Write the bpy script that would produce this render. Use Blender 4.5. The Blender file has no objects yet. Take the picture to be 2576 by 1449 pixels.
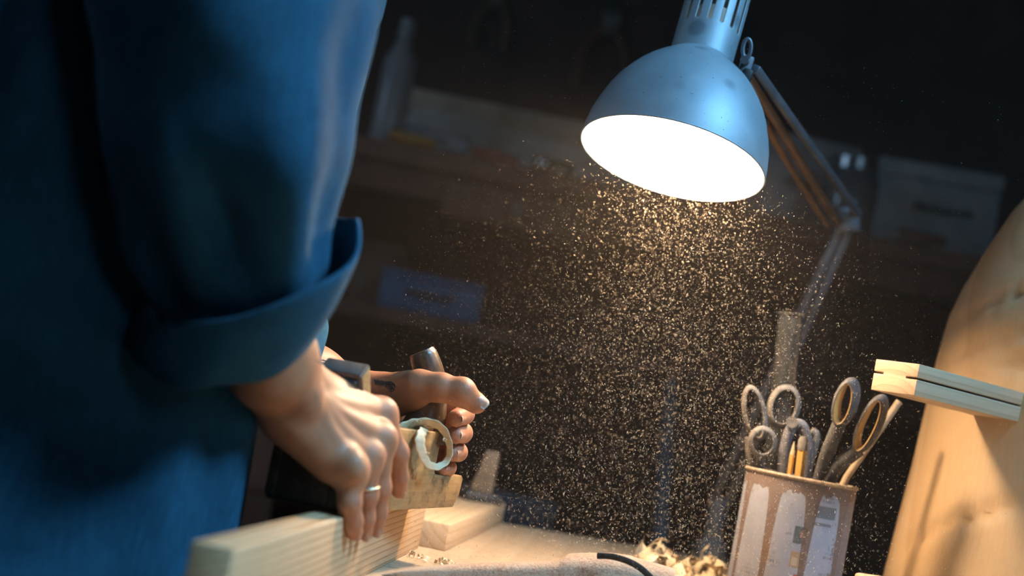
import bpy, bmesh, math, random
import numpy as np
from mathutils import Vector, Matrix
from mathutils.bvhtree import BVHTree

# ------------------------------------------------------------------ camera frame
FPX = 3578.0
ROLL, PITCH = math.radians(11.0), math.radians(4.5)
CAM = np.array([0, 0, 0.16])
_F = np.array([0, math.cos(PITCH), math.sin(PITCH)]); _R0 = np.array([1.0, 0, 0]); _U0 = np.cross(_R0, _F)
_R = math.cos(ROLL) * _R0 + math.sin(ROLL) * _U0
_U = -math.sin(ROLL) * _R0 + math.cos(ROLL) * _U0

def ray(x, y): return _F + _R * (x - 1288) / FPX - _U * (y - 724.5) / FPX
def P(x, y, d): return CAM + ray(x, y) * d                     # photo pixel at a known distance
def G(x, y, z):                                                # photo pixel on a level surface
    r = ray(x, y); return CAM + r * ((z - CAM[2]) / r[2])

scene = bpy.context.scene
COL = scene.collection
cam_data = bpy.data.cameras.new('camera')
cam = bpy.data.objects.new('camera', cam_data); COL.objects.link(cam)
m = Matrix.Identity(4)
for i in range(3):
    m[i][0], m[i][1], m[i][2], m[i][3] = _R[i], _U[i], -_F[i], CAM[i]
cam.matrix_world = m
cam_data.sensor_width = 36.0
cam_data.lens = FPX * 36.0 / 2576.0
cam_data.clip_start = 0.02
cam_data.dof.use_dof = True
cam_data.dof.focus_distance = 1.26
cam_data.dof.aperture_fstop = 3.4
cam_data.dof.aperture_blades = 0
scene.camera = cam
scene.cycles.max_bounces = 5; scene.cycles.diffuse_bounces = 2; scene.cycles.glossy_bounces = 2; scene.cycles.transmission_bounces = 5; scene.cycles.volume_bounces = 0
scene.cycles.adaptive_threshold = 0.08

world = bpy.data.worlds.new('world'); scene.world = world; world.use_nodes = True
world.node_tree.nodes['Background'].inputs[0].default_value = (0.45, 0.68, 1.0, 1)
world.node_tree.nodes['Background'].inputs[1].default_value = 0.2

def area_light(name, loc, target, sx, sy, power, color):
    ld = bpy.data.lights.new(name, 'AREA'); ld.shape = 'RECTANGLE'; ld.size = sx; ld.size_y = sy
    ld.energy = power; ld.color = color
    o = bpy.data.objects.new(name, ld); COL.objects.link(o); o.location = loc
    o.rotation_euler = (Vector(target) - Vector(loc)).to_track_quat('-Z', 'Y').to_euler()
    return o
# blue daylight coming in through the roof window and two small windows
sky_l = area_light('skylight_daylight', (1.25, 0.35, 1.93), (-0.12, 0.92, 0.27), 0.80, 0.66, 19, (0.27, 0.63, 1.0))
sky_l.data.spread = math.radians(75)                           # cone narrowed onto the sleeve, sparing log and back bench; no shaft is built
area_light('window_daylight', (1.2, -1.72, 1.1), (0.6, 0.6, 0.5), 0.45, 0.75, 7, (0.45, 0.75, 1.0))
area_light('side_window_daylight', (-2.12, 1.6, 1.2), (-1.0, 1.6, 1.0), 0.75, 0.9, 5, (0.45, 0.7, 1.0))

vs = scene.view_settings
vs.view_transform = 'Standard'; vs.look = 'None'; vs.gamma = 1.0; vs.use_curve_mapping = False
vs.exposure = 0.0
BULB_POWER = 415.0

rng = np.random.default_rng(7)
random.seed(7)

# ------------------------------------------------------------------ materials
def new_mat(name):
    mt = bpy.data.materials.new(name); mt.use_nodes = True
    nt = mt.node_tree; return mt, nt, nt.nodes['Principled BSDF']

def ramp(nt, fac, stops):
    r = nt.nodes.new('ShaderNodeValToRGB'); nt.links.new(fac, r.inputs[0])
    el = r.color_ramp.elements
    while len(el) < len(stops): el.new(0.5)
    for e, (p, c) in zip(el, stops): e.position = p; e.color = (*c, 1)
    return r.outputs[0]

def texco(nt, rot=(0, 0, 0), scale=(1, 1, 1), loc=(0, 0, 0), kind='Object'):
    t = nt.nodes.new('ShaderNodeTexCoord'); mp = nt.nodes.new('ShaderNodeMapping')
    mp.inputs['Rotation'].default_value = rot; mp.inputs['Scale'].default_value = scale; mp.inputs['Location'].default_value = loc
    nt.links.new(t.outputs[kind], mp.inputs[0]); return mp.outputs[0]

def noise(nt, vec, scale, detail=4.0, rough=0.6, dist=0.0):
    n = nt.nodes.new('ShaderNodeTexNoise'); n.inputs['Scale'].default_value = scale
    n.inputs['Detail'].default_value = detail; n.inputs['Roughness'].default_value = rough; n.inputs['Distortion'].default_value = dist
    nt.links.new(vec, n.inputs['Vector']); return n.outputs['Fac']

def mixc(nt, fac, a, b, mode='MIX'):
    n = nt.nodes.new('ShaderNodeMix'); n.data_type = 'RGBA'; n.blend_type = mode
    for s, v in ((0, fac), (6, a), (7, b)):
        if isinstance(v, (int, float)): n.inputs[s].default_value = v
        elif isinstance(v, tuple): n.inputs[s].default_value = (*v, 1)
        else: nt.links.new(v, n.inputs[s])
    return n.outputs[2]

def bump(nt, bs, h, strength, dist=0.001):
    b = nt.nodes.new('ShaderNodeBump'); b.inputs['Strength'].default_value = strength; b.inputs['Distance'].default_value = dist
    nt.links.new(h, b.inputs['Height']); nt.links.new(b.outputs[0], bs.inputs['Normal'])

def plain(name, c, rough=0.6, metal=0.0, var=0.25, scale=40.0, bmp=0.2):
    mt, nt, bs = new_mat(name)
    v = texco(nt); n = noise(nt, v, scale, 5)
    lo = tuple(x * (1 - var) for x in c); hi = tuple(min(1, x * (1 + var)) for x in c)
    nt.links.new(ramp(nt, n, [(0.3, lo), (0.7, hi)]), bs.inputs['Base Color'])
    bs.inputs['Roughness'].default_value = rough; bs.inputs['Metallic'].default_value = metal
    if bmp: bump(nt, bs, noise(nt, v, scale * 6, 3), bmp, 0.0006)
    return mt

def wood(name, light, dark, rotz=0.0, rings=60.0, pith=(0, 0.03, -0.06), tilt=0.0, dirt=None, dirt_amt=0.5, rough=0.6, contrast=0.6, rotx=0.0, vertical=False, fine=1.0, fib_amt=0.35):
    """grain runs along the piece: rings about an axis beside it, fine fibres stretched along it"""
    mt, nt, bs = new_mat(name)
    if vertical: v = texco(nt, rot=(0, math.radians(90) + tilt, 0), loc=pith)
    else: v = texco(nt, rot=(rotx, tilt, -rotz), loc=pith)
    mp = nt.nodes.new('ShaderNodeMapping'); mp.inputs['Scale'].default_value = (0.12, 1, 1); nt.links.new(v, mp.inputs[0])
    w = nt.nodes.new('ShaderNodeTexWave'); w.wave_type = 'RINGS'; w.rings_direction = 'X'; w.wave_profile = 'SAW'
    w.inputs['Scale'].default_value = rings; w.inputs['Distortion'].default_value = 3.6
    w.inputs['Detail'].default_value = 2.0; w.inputs['Detail Scale'].default_value = 0.3; w.inputs['Detail Roughness'].default_value = 0.5
    nt.links.new(mp.outputs[0], w.inputs['Vector'])
    mid = tuple(l * 0.8 + d * 0.2 for l, d in zip(light, dark))
    base = ramp(nt, w.outputs['Fac'], [(0.0, light), (0.62, mid), (0.9, tuple(l * (1 - contrast) + d * contrast for l, d in zip(light, dark))), (1.0, light)])
    mp2 = nt.nodes.new('ShaderNodeMapping'); mp2.inputs['Scale'].default_value = (0.05, 1, 1); nt.links.new(v, mp2.inputs[0])
    fib = noise(nt, mp2.outputs[0], 420 * fine, 4, 0.7)
    col = mixc(nt, ramp(nt, fib, [(0.35, (0, 0, 0)), (0.75, (fib_amt,) * 3)]), base, dark)
    big = noise(nt, v, 9, 3)
    col = mixc(nt, ramp(nt, big, [(0.35, (0, 0, 0)), (0.8, (0.35, 0.35, 0.35))]), col, mid)
    if dirt:
        dn = noise(nt, v, 22, 6, 0.7, 0.4)
        col = mixc(nt, ramp(nt, dn, [(0.62 - 0.3 * dirt_amt, (0, 0, 0)), (0.78, (0.85, 0.85, 0.85))]), col, dirt)
        sp = noise(nt, v, 85, 5, 0.75)
        col = mixc(nt, ramp(nt, sp, [(0.53, (0, 0, 0)), (0.66, (0.75, 0.75, 0.75))]), col, tuple(x * 0.5 for x in dirt))
    nt.links.new(col, bs.inputs['Base Color'])
    bs.inputs['Roughness'].default_value = rough
    bump(nt, bs, fib, 0.25, 0.0008)
    return mt

BEAM_ANG = math.atan2(0.676, 0.076)           # heading of the planed board on the table
PINE_L, PINE_D = (0.70, 0.47, 0.27), (0.36, 0.165, 0.055)
M = {}
M['pine'] = wood('pine_board', PINE_L, PINE_D, BEAM_ANG, rings=58, pith=(0, 0.03, 0.085), tilt=0.045, contrast=0.95)
M['pine_end'] = M['pine']
M['pine_plank'] = wood('pine_plank', (0.72, 0.5, 0.3), (0.45, 0.25, 0.11), BEAM_ANG, rings=30, pith=(0, 0.02, -0.05), tilt=0.02)
M['block'] = wood('sawn_block', (0.74, 0.52, 0.34), (0.42, 0.24, 0.12), math.atan2(0.6, 0.8), rings=44, pith=(0, 0.02, 0.035), contrast=0.55)
M['log'] = wood('carved_log', (0.76, 0.50, 0.27), (0.48, 0.25, 0.09), 0, rings=9, pith=(0.1, 0.05, -0.05), vertical=True, tilt=0.05, contrast=0.45)
M['post'] = wood('pale_post', (0.74, 0.52, 0.31), (0.5, 0.29, 0.13), 0, rings=26, pith=(0, 0.02, 0.06), vertical=True, tilt=0.08, contrast=0.6)
M['plane_wood'] = wood('old_plane_wood', (0.50, 0.31, 0.125), (0.27, 0.13, 0.045), math.atan2(0.956, 0.2932), rings=42, pith=(0, 0.01, 0.05), dirt=(0.10, 0.055, 0.026), dirt_amt=1.0, rough=0.5, contrast=0.4, fib_amt=0.85)
M['horn_wood'] = wood('horn_wood', (0.115, 0.062, 0.030), (0.045, 0.022, 0.011), 0, rings=45, pith=(0, 0.02, 0.0), vertical=True, dirt=(0.05, 0.03, 0.018), dirt_amt=0.5, rough=0.32, contrast=0.5)
M['wedge_end'] = plain('wedge_grey', (0.060, 0.050, 0.045), 0.85, 0, 0.5, 120)
M['iron'] = plain('plane_iron', (0.16, 0.13, 0.12), 0.38, 0.85, 0.4, 60)
M['table'] = wood('dusty_table', (0.58, 0.42, 0.27), (0.36, 0.22, 0.12), BEAM_ANG, rings=10, pith=(0, 0.3, -0.1), dirt=(0.46, 0.33, 0.21), dirt_amt=0.8, rough=0.8, contrast=0.4)
M['shaving'] = wood('wood_shaving', (0.86, 0.68, 0.44), (0.6, 0.38, 0.18), 0.4, rings=60, contrast=0.35, rough=0.45)
_bs = M['shaving'].node_tree.nodes['Principled BSDF']

def make_skin():
    mt, nt, bs = new_mat('skin')
    v = texco(nt)
    n = noise(nt, v, 60, 5, 0.6)
    c = ramp(nt, n, [(0.3, (0.37, 0.148, 0.072)), (0.7, (0.46, 0.20, 0.102))])
    at = nt.nodes.new('ShaderNodeAttribute'); at.attribute_name = 'flush'
    c = mixc(nt, at.outputs['Fac'], c, (0.42, 0.13, 0.08))
    nt.links.new(c, bs.inputs['Base Color'])
    bs.inputs['Roughness'].default_value = 0.52
    bs.inputs['Subsurface Weight'].default_value = 0.18
    bs.inputs['Subsurface Radius'].default_value = (1.0, 0.35, 0.2)
    bs.inputs['Subsurface Scale'].default_value = 0.006
    vo = nt.nodes.new('ShaderNodeTexVoronoi'); vo.inputs['Scale'].default_value = 900; nt.links.new(v, vo.inputs['Vector'])
    bump(nt, bs, vo.outputs['Distance'], 0.16, 0.0005)
    return mt
M['skin'] = make_skin()
M['nail'] = plain('nail', (0.46, 0.22, 0.14), 0.40, 0, 0.06, 90, 0)
M['nail_tip'] = plain('nail_tip', (0.55, 0.40, 0.30), 0.4, 0, 0.05, 90, 0)
M['ink'] = plain('tattoo_ink', (0.035, 0.04, 0.05), 0.5, 0, 0.3, 90, 0)
M['silver'] = plain('ring_metal', (0.62, 0.52, 0.38), 0.32, 1.0, 0.1, 80, 0)

def make_cloth(name, c):
    mt, nt, bs = new_mat(name)
    v = texco(nt); n = noise(nt, v, 14, 5, 0.65)
    c1 = ramp(nt, n, [(0.25, tuple(x * 0.62 for x in c)), (0.75, tuple(x * 1.3 for x in c))])
    mp = nt.nodes.new('ShaderNodeMapping'); mp.inputs['Scale'].default_value = (1, 1, 0.1); nt.links.new(v, mp.inputs[0])
    st = noise(nt, mp.outputs[0], 520, 3, 0.7)
    c1 = mixc(nt, ramp(nt, st, [(0.45, (0, 0, 0)), (0.75, (0.5, 0.5, 0.5))]), c1, tuple(x * 1.9 for x in c))
    nt.links.new(c1, bs.inputs['Base Color'])
    bs.inputs['Roughness'].default_value = 0.9
    bs.inputs['Specular IOR Level'].default_value = 0.06
    bs.inputs['Sheen Weight'].default_value = 0.03
    bs.inputs['Sheen Roughness'].default_value = 0.5
    bump(nt, bs, noise(nt, v, 900, 2), 0.5, 0.0006)
    return mt
M['coat'] = make_cloth('coat_cloth', (0.021, 0.078, 0.128))
M['shade_metal'] = plain('shade_metal', (0.40, 0.43, 0.46), 0.40, 0.75, 0.14, 30, 0.25)
M['shade_inside'] = plain('shade_inside', (0.9, 0.88, 0.84), 0.6, 0, 0.03, 30, 0)
M['lamp_arm'] = plain('lamp_arm', (0.15, 0.17, 0.20), 0.5, 0.5, 0.25, 30)
M['lamp_arm_brown'] = plain('lamp_arm_brown', (0.25, 0.15, 0.09), 0.5, 0.3, 0.3, 30)
M['black'] = plain('black_plastic', (0.025, 0.025, 0.03), 0.5, 0, 0.3, 50)

def emission(name, c, s):
    mt = bpy.data.materials.new(name); mt.use_nodes = True; nt = mt.node_tree; nt.nodes.clear()
    e = nt.nodes.new('ShaderNodeEmission'); e.inputs[0].default_value = (*c, 1); e.inputs[1].default_value = s
    o = nt.nodes.new('ShaderNodeOutputMaterial'); nt.links.new(e.outputs[0], o.inputs[0]); return mt

def glass(name, c=(0.9, 0.95, 1.0), rough=0.05):
    mt, nt, bs = new_mat(name)
    bs.inputs['Base Color'].default_value = (*c, 1); bs.inputs['Transmission Weight'].default_value = 1.0
    bs.inputs['Roughness'].default_value = rough; bs.inputs['IOR'].default_value = 1.3
    return mt
M['glass'] = glass('clear_glass')

# ------------------------------------------------------------------ mesh helpers
def origin_of(parent):
    o = np.zeros(3)
    while parent is not None:
        o = o + np.array(parent.location); parent = parent.parent
    return o

def props(o, label=None, cat=None, group=None, kind=None):
    if label: o['label'] = label
    if cat: o['category'] = cat
    if group: o['group'] = group
    if kind: o['kind'] = kind
    return o

def link_mesh(name, verts, faces, mats, parent=None, smooth=True, at=None, fmat=None, sharp=40):
    verts = np.asarray(verts, float)
    off = origin_of(parent)
    loc = np.zeros(3)
    if at is not None: loc = np.asarray(at, float) - off
    me = bpy.data.meshes.new(name)
    me.from_pydata((verts - off - loc).tolist(), [], [tuple(int(i) for i in f) for f in faces])
    for mt in (mats if isinstance(mats, (list, tuple)) else [mats]): me.materials.append(mt)
    if fmat is not None: me.polygons.foreach_set('material_index', np.asarray(fmat, np.int32))
    me.update(); me.validate()
    if smooth:
        me.shade_smooth()
        if sharp: me.set_sharp_from_angle(angle=math.radians(sharp))
    o = bpy.data.objects.new(name, me); COL.objects.link(o)
    o.parent = parent; o.location = loc
    return o

def fix_normals(verts, faces):
    bm = bmesh.new()
    vv = [bm.verts.new(v) for v in verts]
    for f in faces:
        try: bm.faces.new([vv[i] for i in f])
        except ValueError: pass
    bmesh.ops.recalc_face_normals(bm, faces=bm.faces)
    bm.verts.index_update()
    r = ([tuple(v.co) for v in bm.verts], [[v.index for v in f.verts] for f in bm.faces]); bm.free(); return r

def empty(name, loc, label=None, cat=None, group=None, kind=None):
    o = bpy.data.objects.new(name, None); COL.objects.link(o); o.location = tuple(loc); o.empty_display_size = 0.02
    return props(o, label, cat, group, kind)

def frame_from(d, up=(0, 0, 1)):
    d = np.asarray(d, float); d = d / np.linalg.norm(d)
    up = np.asarray(up, float)
    if abs(d @ up) > 0.95: up = np.array([1.0, 0, 0]) if abs(d[0]) < 0.9 else np.array([0, 1.0, 0])
    s = np.cross(d, up); s /= np.linalg.norm(s)
    t = np.cross(s, d); return d, s, t

def box_mesh(size, bevel=0.0, seg=2, taper=None):
    bm = bmesh.new(); bmesh.ops.create_cube(bm, size=1.0)
    for v in bm.verts: v.co = Vector((v.co.x * size[0], v.co.y * size[1], v.co.z * size[2]))
    if taper: taper(bm)
    if bevel: bmesh.ops.bevel(bm, geom=list(bm.edges), offset=bevel, segments=seg, affect='EDGES', profile=0.5)
    bmesh.ops.recalc_face_normals(bm, faces=bm.faces)
    bm.verts.index_update()
    r = (np.array([tuple(v.co) for v in bm.verts]), [[v.index for v in f.verts] for f in bm.faces]); bm.free(); return r

def box(name, center, size, mat, parent=None, rotz=0.0, bevel=0.002, at=None, axes=None):
    v, f = box_mesh(size, bevel)
    if axes is not None: v = v @ np.array(axes)
    elif rotz:
        c, s = math.cos(rotz), math.sin(rotz); v = v @ np.array([[c, s, 0], [-s, c, 0], [0, 0, 1]])
    return link_mesh(name, v + np.asarray(center), f, mat, parent, smooth=True, at=at, sharp=50)

def tube_mesh(path, radii, n=16, cap=True, closed=False, squash=None):
    path = np.asarray(path, float); k = len(path)
    radii = np.broadcast_to(np.asarray(radii, float), (k,))
    verts, faces = [], []
    t = np.gradient(path, axis=0)
    if closed: t = np.roll(path, -1, 0) - np.roll(path, 1, 0)
    d, s, u = frame_from(t[0])
    for i in range(k):
        d = t[i] / (np.linalg.norm(t[i]) + 1e-12)
        s = s - d * (s @ d); s /= np.linalg.norm(s); u = np.cross(d, s)
        a = np.arange(n) * 2 * math.pi / n
        sq = 1.0 if squash is None else squash
        verts.append(path[i] + radii[i] * (np.outer(np.cos(a), s) + sq * np.outer(np.sin(a), u)))
    verts = np.concatenate(verts)
    for i in range(k if closed else k - 1):
        j = (i + 1) % k
        for q in range(n):
            faces.append((i * n + q, i * n + (q + 1) % n, j * n + (q + 1) % n, j * n + q))
    if cap and not closed:
        faces.append(tuple(range(n - 1, -1, -1))); faces.append(tuple((k - 1) * n + q for q in range(n)))
    return verts, faces

def tube(name, path, radii, mat, parent=None, n=16, at=None, **kw):
    v, f = fix_normals(*tube_mesh(path, radii, n, **kw)); return link_mesh(name, v, f, mat, parent, at=at)

def lathe_mesh(profile, base, axis, n=48, cap0=False, cap1=False, side=None):
    """profile: list of (height, radius) about an axis"""
    d, s, u = frame_from(axis) if side is None else (np.asarray(axis), np.asarray(side), np.cross(axis, side))
    base = np.asarray(base, float); a = np.arange(n) * 2 * math.pi / n
    verts = np.concatenate([base + d * h + r * (np.outer(np.cos(a), s) + np.outer(np.sin(a), u)) for h, r in profile])
    faces = []
    for i in range(len(profile) - 1):
        for q in range(n): faces.append((i * n + q, i * n + (q + 1) % n, (i + 1) * n + (q + 1) % n, (i + 1) * n + q))
    if cap0: faces.append(tuple(range(n)))
    if cap1: faces.append(tuple((len(profile) - 1) * n + q for q in range(n)))
    return verts, faces

def lathe(name, profile, base, axis, mat, parent=None, n=48, at=None, **kw):
    v, f = fix_normals(*lathe_mesh(profile, base, axis, n, **kw)); return link_mesh(name, v, f, mat, parent, at=at)

def smooth_path(pts, n=60, closed=False):
    """Catmull-Rom through the points"""
    pts = np.asarray(pts, float); k = len(pts)
    out = []
    segs = k if closed else k - 1
    for i in range(segs):
        p0 = pts[(i - 1) % k] if closed or i > 0 else 2 * pts[0] - pts[1]
        p1 = pts[i]; p2 = pts[(i + 1) % k]
        p3 = pts[(i + 2) % k] if closed or i + 2 < k else 2 * pts[-1] - pts[-2]
        for t in np.linspace(0, 1, max(2, n // segs), endpoint=False):
            out.append(0.5 * ((2 * p1) + (-p0 + p2) * t + (2 * p0 - 5 * p1 + 4 * p2 - p3) * t * t + (-p0 + 3 * p1 - 3 * p2 + p3) * t ** 3))
    if not closed: out.append(pts[-1])
    return np.array(out)

def prism(name, poly, axis_vec, mat, parent=None, at=None, bevel=0.0015, seg=2):
    """extrude a 3-D polygon along a vector, edges softened"""
    bm = bmesh.new()
    a = [bm.verts.new(tuple(p)) for p in poly]; b = [bm.verts.new(tuple(np.asarray(p) + axis_vec)) for p in poly]
    n = len(poly)
    bm.faces.new(a); bm.faces.new(b[::-1])
    for i in range(n): bm.faces.new((a[i], b[i], b[(i + 1) % n], a[(i + 1) % n]))
    bmesh.ops.recalc_face_normals(bm, faces=bm.faces)
    if bevel: bmesh.ops.bevel(bm, geom=list(bm.edges), offset=bevel, segments=seg, affect='EDGES', profile=0.5)
    bmesh.ops.recalc_face_normals(bm, faces=bm.faces); bm.verts.index_update()
    v = [tuple(x.co) for x in bm.verts]; f = [[q.index for q in x.verts] for x in bm.faces]; bm.free()
    return link_mesh(name, v, f, mat, parent, at=at, sharp=50)

# ------------------------------------------------------------------ the room
FLOOR, CEIL = -0.62, 1.95
XL, XR, YF, YB = -2.2, 2.4, -1.8, 3.75
wall_m = plain('brown_wall', (0.075, 0.034, 0.022), 0.9, 0, 0.4, 5)
def slab(name, lo, hi, mat, kind='structure', parent=None, label=None):
    lo, hi = np.array(lo), np.array(hi)
    o = box(name, (lo + hi) / 2, hi - lo, mat, parent, bevel=0, at=None if parent else ((lo[0] + hi[0]) / 2, (lo[1] + hi[1]) / 2, lo[2]))
    if parent is None: props(o, label, None, None, kind)
    return o
slab('floor', (XL, YF, FLOOR - 0.1), (XR, YB, FLOOR), plain('floor_boards', (0.075, 0.055, 0.042), 0.8, 0, 0.35, 4), label='dark dusty workshop floor under the bench')
slab('wall_back', (XL, YB, FLOOR), (XR, YB + 0.1, CEIL), wall_m, label='dark brown workshop wall behind the shelf bench')
slab('wall_right', (XR, YF, FLOOR), (XR + 0.1, YB, CEIL), wall_m, label='dark workshop side wall beyond the wooden log')
def wall_with_hole(name, axis, c, lo, hi, hole, label):
    """wall of four strips around a window hole; axis is the wall's normal axis"""
    o = empty(name, (0, 0, 0), label, None, None, 'structure')
    (a0, z0), (a1, z1) = lo, hi; (h0, k0), (h1, k1) = hole
    for p, q in (((a0, z0), (h0, z1)), ((h1, z0), (a1, z1)), ((h0, z0), (h1, k0)), ((h0, k1), (h1, z1))):
        if axis == 'y': slab('wall_panel', (p[0], c - 0.1, p[1]), (q[0], c, q[1]), wall_m, None, o)
        elif axis == 'z': slab('ceiling_panel', (p[0], p[1], c), (q[0], q[1], c + 0.1), wall_m, None, o)
        else: slab('wall_panel', (c - 0.1, p[0], p[1]), (c, q[0], q[1]), wall_m, None, o)
    return o
wall_with_hole('ceiling', 'z', CEIL, (XL, YF), (XR, YB), ((0.80, -0.03), (1.70, 0.73)), 'dark workshop ceiling with a roof window above the viewer')
wall_with_hole('wall_front', 'y', YF, (XL, FLOOR), (XR, CEIL), ((0.95, 0.7), (1.45, 1.5)), 'dark workshop wall with a small window behind the viewer')
wall_with_hole('wall_left', 'x', XL, (YF, FLOOR), (YB, CEIL), ((1.2, 0.75), (2.0, 1.7)), 'dark workshop wall with a narrow window beyond the person')
frame_m = plain('window_frame_paint', (0.5, 0.5, 0.48), 0.5)
def window(name, axis, c, h, label):
    (a0, z0), (a1, z1) = h
    o = empty(name, (0, 0, 0), label, None, None, 'structure')
    def b(nm, p0, p1, y0, y1, mt):
        if axis == 'y': slab(nm, (p0[0], y0, p0[1]), (p1[0], y1, p1[1]), mt, None, o)
        elif axis == 'z': slab(nm, (p0[0], p0[1], y0), (p1[0], p1[1], y1), mt, None, o)
        else: slab(nm, (y0, p0[0], p0[1]), (y1, p1[0], p1[1]), mt, None, o)
    w = 0.05
    for p0, p1 in (((a0, z0), (a1, z0 + w)), ((a0, z1 - w), (a1, z1)), ((a0, z0), (a0 + w, z1)), ((a1 - w, z0), (a1, z1)), (((a0 + a1) / 2 - w / 2, z0), ((a0 + a1) / 2 + w / 2, z1))):
        b('window_frame', p0, p1, c - 0.08, c - 0.02, frame_m)
    b('pane', (a0, z0), (a1, z1), c - 0.055, c - 0.050, M['glass'])
window('window_1', 'z', CEIL + 0.1, ((0.80, -0.03), (1.70, 0.73)), 'two-pane roof window in the workshop ceiling')
window('window_3', 'y', YF, ((0.95, 0.7), (1.45, 1.5)), 'small workshop window behind the viewer')
window('window_2', 'x', XL, ((1.2, 0.75), (2.0, 1.7)), 'narrow workshop window beyond the person')

# ------------------------------------------------------------------ the table
SOLE = 0.056                                                     # top of the board being planed
tb = empty('workbench', (0.35, 1.2, FLOOR), 'dusty pale wooden workbench under the planed board and the tin', 'table')
tc = [(-0.150, 0.42), (0.95, 0.42), (0.95, 2.17), (-0.150, 1.86)]
prism('tabletop', [(x, y, -0.045) for x, y in tc], np.array([0, 0, 0.045]), M['table'], tb, bevel=0.004)
for x, y in ((-0.12, 0.47), (0.9, 0.47), (0.9, 2.1), (-0.12, 1.80)):
    box('leg', (x, y, (FLOOR - 0.045) / 2), (0.06, 0.06, -0.045 - FLOOR), M['table'], tb)

# the board being planed, standing on edge
bN, bF = G(589, 1382, SOLE)[:2], G(1080, 1239, SOLE)[:2]
bd = (bF - bN) / np.linalg.norm(bF - bN); bn = np.array([-bd[1], bd[0]])
BW = 0.0235
poly = [bN, bF, bF + bn * BW, bN + bn * BW]
props(prism('pine_board', [(p[0], p[1], 0.0) for p in poly], np.array([0, 0, SOLE]), M['pine'], at=(*((bN + bF) / 2), 0), bevel=0.0012),
      'pine board on edge being planed, standing on the workbench', 'board')
# wide plank lying behind it
q0 = G(1094, 1400, 0)[:2]; q1 = G(1262, 1317, 0)[:2]
qd = (q1 - q0) / np.linalg.norm(q1 - q0); qn = np.array([-qd[1], qd[0]])
q0 = q0 + qd * 0.06; poly = [q0, q1, q1 + qn * 0.115, q0 + qn * 0.115]
prism_o = prism('wooden_plank', [(p[0], p[1], 0.0) for p in poly], np.array([0, 0, 0.027]), M['pine_plank'], at=(*((q0 + q1) / 2), 0), bevel=0.0012)
props(prism_o, 'pale wide plank lying flat behind the planed board', 'plank')
# small clamp standing at its far end
cl = empty('bench_stop', (*(q1 - qd * 0.06 + qn * 0.028), 0.027), 'small dark-footed wooden bench stop on the far end of the plank', 'bench stop')
cx, cy = q1 - qd * 0.06 + qn * 0.028
box('foot', (cx, cy, 0.027 + 0.006), (0.05, 0.04, 0.012), M['black'], cl, rotz=0.3)
v, f = box_mesh((0.03, 0.024, 0.055), 0.003)
v[:, 0] *= np.where(v[:, 2] > 0, 0.6, 1.0); v[:, 0] += np.where(v[:, 2] > 0, 0.006, 0)
link_mesh('peg', v + np.array([cx, cy, 0.027 + 0.0115 + 0.0275]), f, plain('peg_wood', (0.17, 0.125, 0.09), 0.8), cl)

# ------------------------------------------------------------------ the hand plane
PT = G(1150, 1277, SOLE); PH = G(815, 1296, SOLE)
pu = (PT - PH) / np.linalg.norm(PT - PH); pv = np.array([-pu[1], pu[0], 0.0]); pw = np.array([0, 0, 1.0])
def PL(a, b, c): return PT + pu * a + pv * b + pw * (c + 0.0006)
LEN, WID, HGT, STEP, TOE = 0.287, 0.058, 0.066, 0.082, 0.029
hp = empty('hand_plane', PL(-LEN / 2, WID / 2, 0), 'worn wooden hand plane with a horn, held in both hands on the pine board', 'hand plane')
# body: two cheeks with a throat between them, seen as one worn block with a stepped toe
def body_poly(top):
    return [(-LEN, 0.004), (-LEN + 0.006, 0), (-0.012, 0), (-0.001, 0.012), (0.001, TOE - 0.003), (-0.003, TOE), (-STEP + 0.004, TOE), (-STEP, TOE + 0.004), (-STEP, HGT - 0.004), (-STEP - 0.004, HGT)] + top + [(-LEN + 0.006, HGT), (-LEN, HGT - 0.008)]
thr = [(-0.166, HGT), (-0.186, 0.016), (-0.206, 0.016), (-0.252, HGT)]
M['shaded_heel'] = plain('shaded_end_grain', (0.055, 0.030, 0.018), 0.6, 0, 0.5, 120)
def bslice(name, b0, b1, top):
    o = prism(name, [PL(a, b0, c) for a, c in body_poly(top)], pv * (b1 - b0), M['plane_wood'], hp, bevel=0.0012)
    o.data.materials.append(M['shaded_heel'])                       # shade on the heel end, painted in as a near-black colour
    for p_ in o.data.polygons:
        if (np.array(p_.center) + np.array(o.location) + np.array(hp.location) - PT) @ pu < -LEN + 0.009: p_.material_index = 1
bslice('cheek', 0.0, 0.0085, [])
bslice('plane_body', 0.0083, WID - 0.0083, thr)
bslice('cheek', WID - 0.0085, WID, [])
# iron and wedge bedded in the throat
wt0 = np.array([-0.247, WID / 2 + 0.004, 0.104])     # top of the wedge
dirw = np.array([0.60, 0, -0.80]); nrmw = np.array([0.80, 0, 0.60])
def slanted(name, c0, length, width, thick, mat, tip=1.0):
    ax_l = pu * dirw[0] + pw * dirw[2]; ax_n = pu * nrmw[0] + pw * nrmw[2]
    v, f = box_mesh((length, width, thick), 0.0022)
    k = (v[:, 0] + length / 2) / length
    v[:, 2] *= 1 + (tip - 1) * k
    o3 = PL(*c0) + ax_l * (length / 2)
    return o3 + v @ np.array([ax_l, pv, ax_n]), f
v, f = slanted('w', wt0, 0.10, 0.036, 0.024, None, 0.25)
fm = [1 if abs((v[list(ff)].mean(0) - PL(*wt0)) @ (pu * dirw[0] + pw * dirw[2])) < 0.002 else 0 for ff in f]
link_mesh('wedge', v, f, [M['plane_wood'], M['wedge_end']], hp, fmat=fm, sharp=50)
v, f = slanted('i', wt0 + np.array([-0.0205, -0.004, -0.0025]), 0.115, 0.042, 0.0035, None)
link_mesh('iron', v, f, M['iron'], hp, sharp=50)
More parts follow.
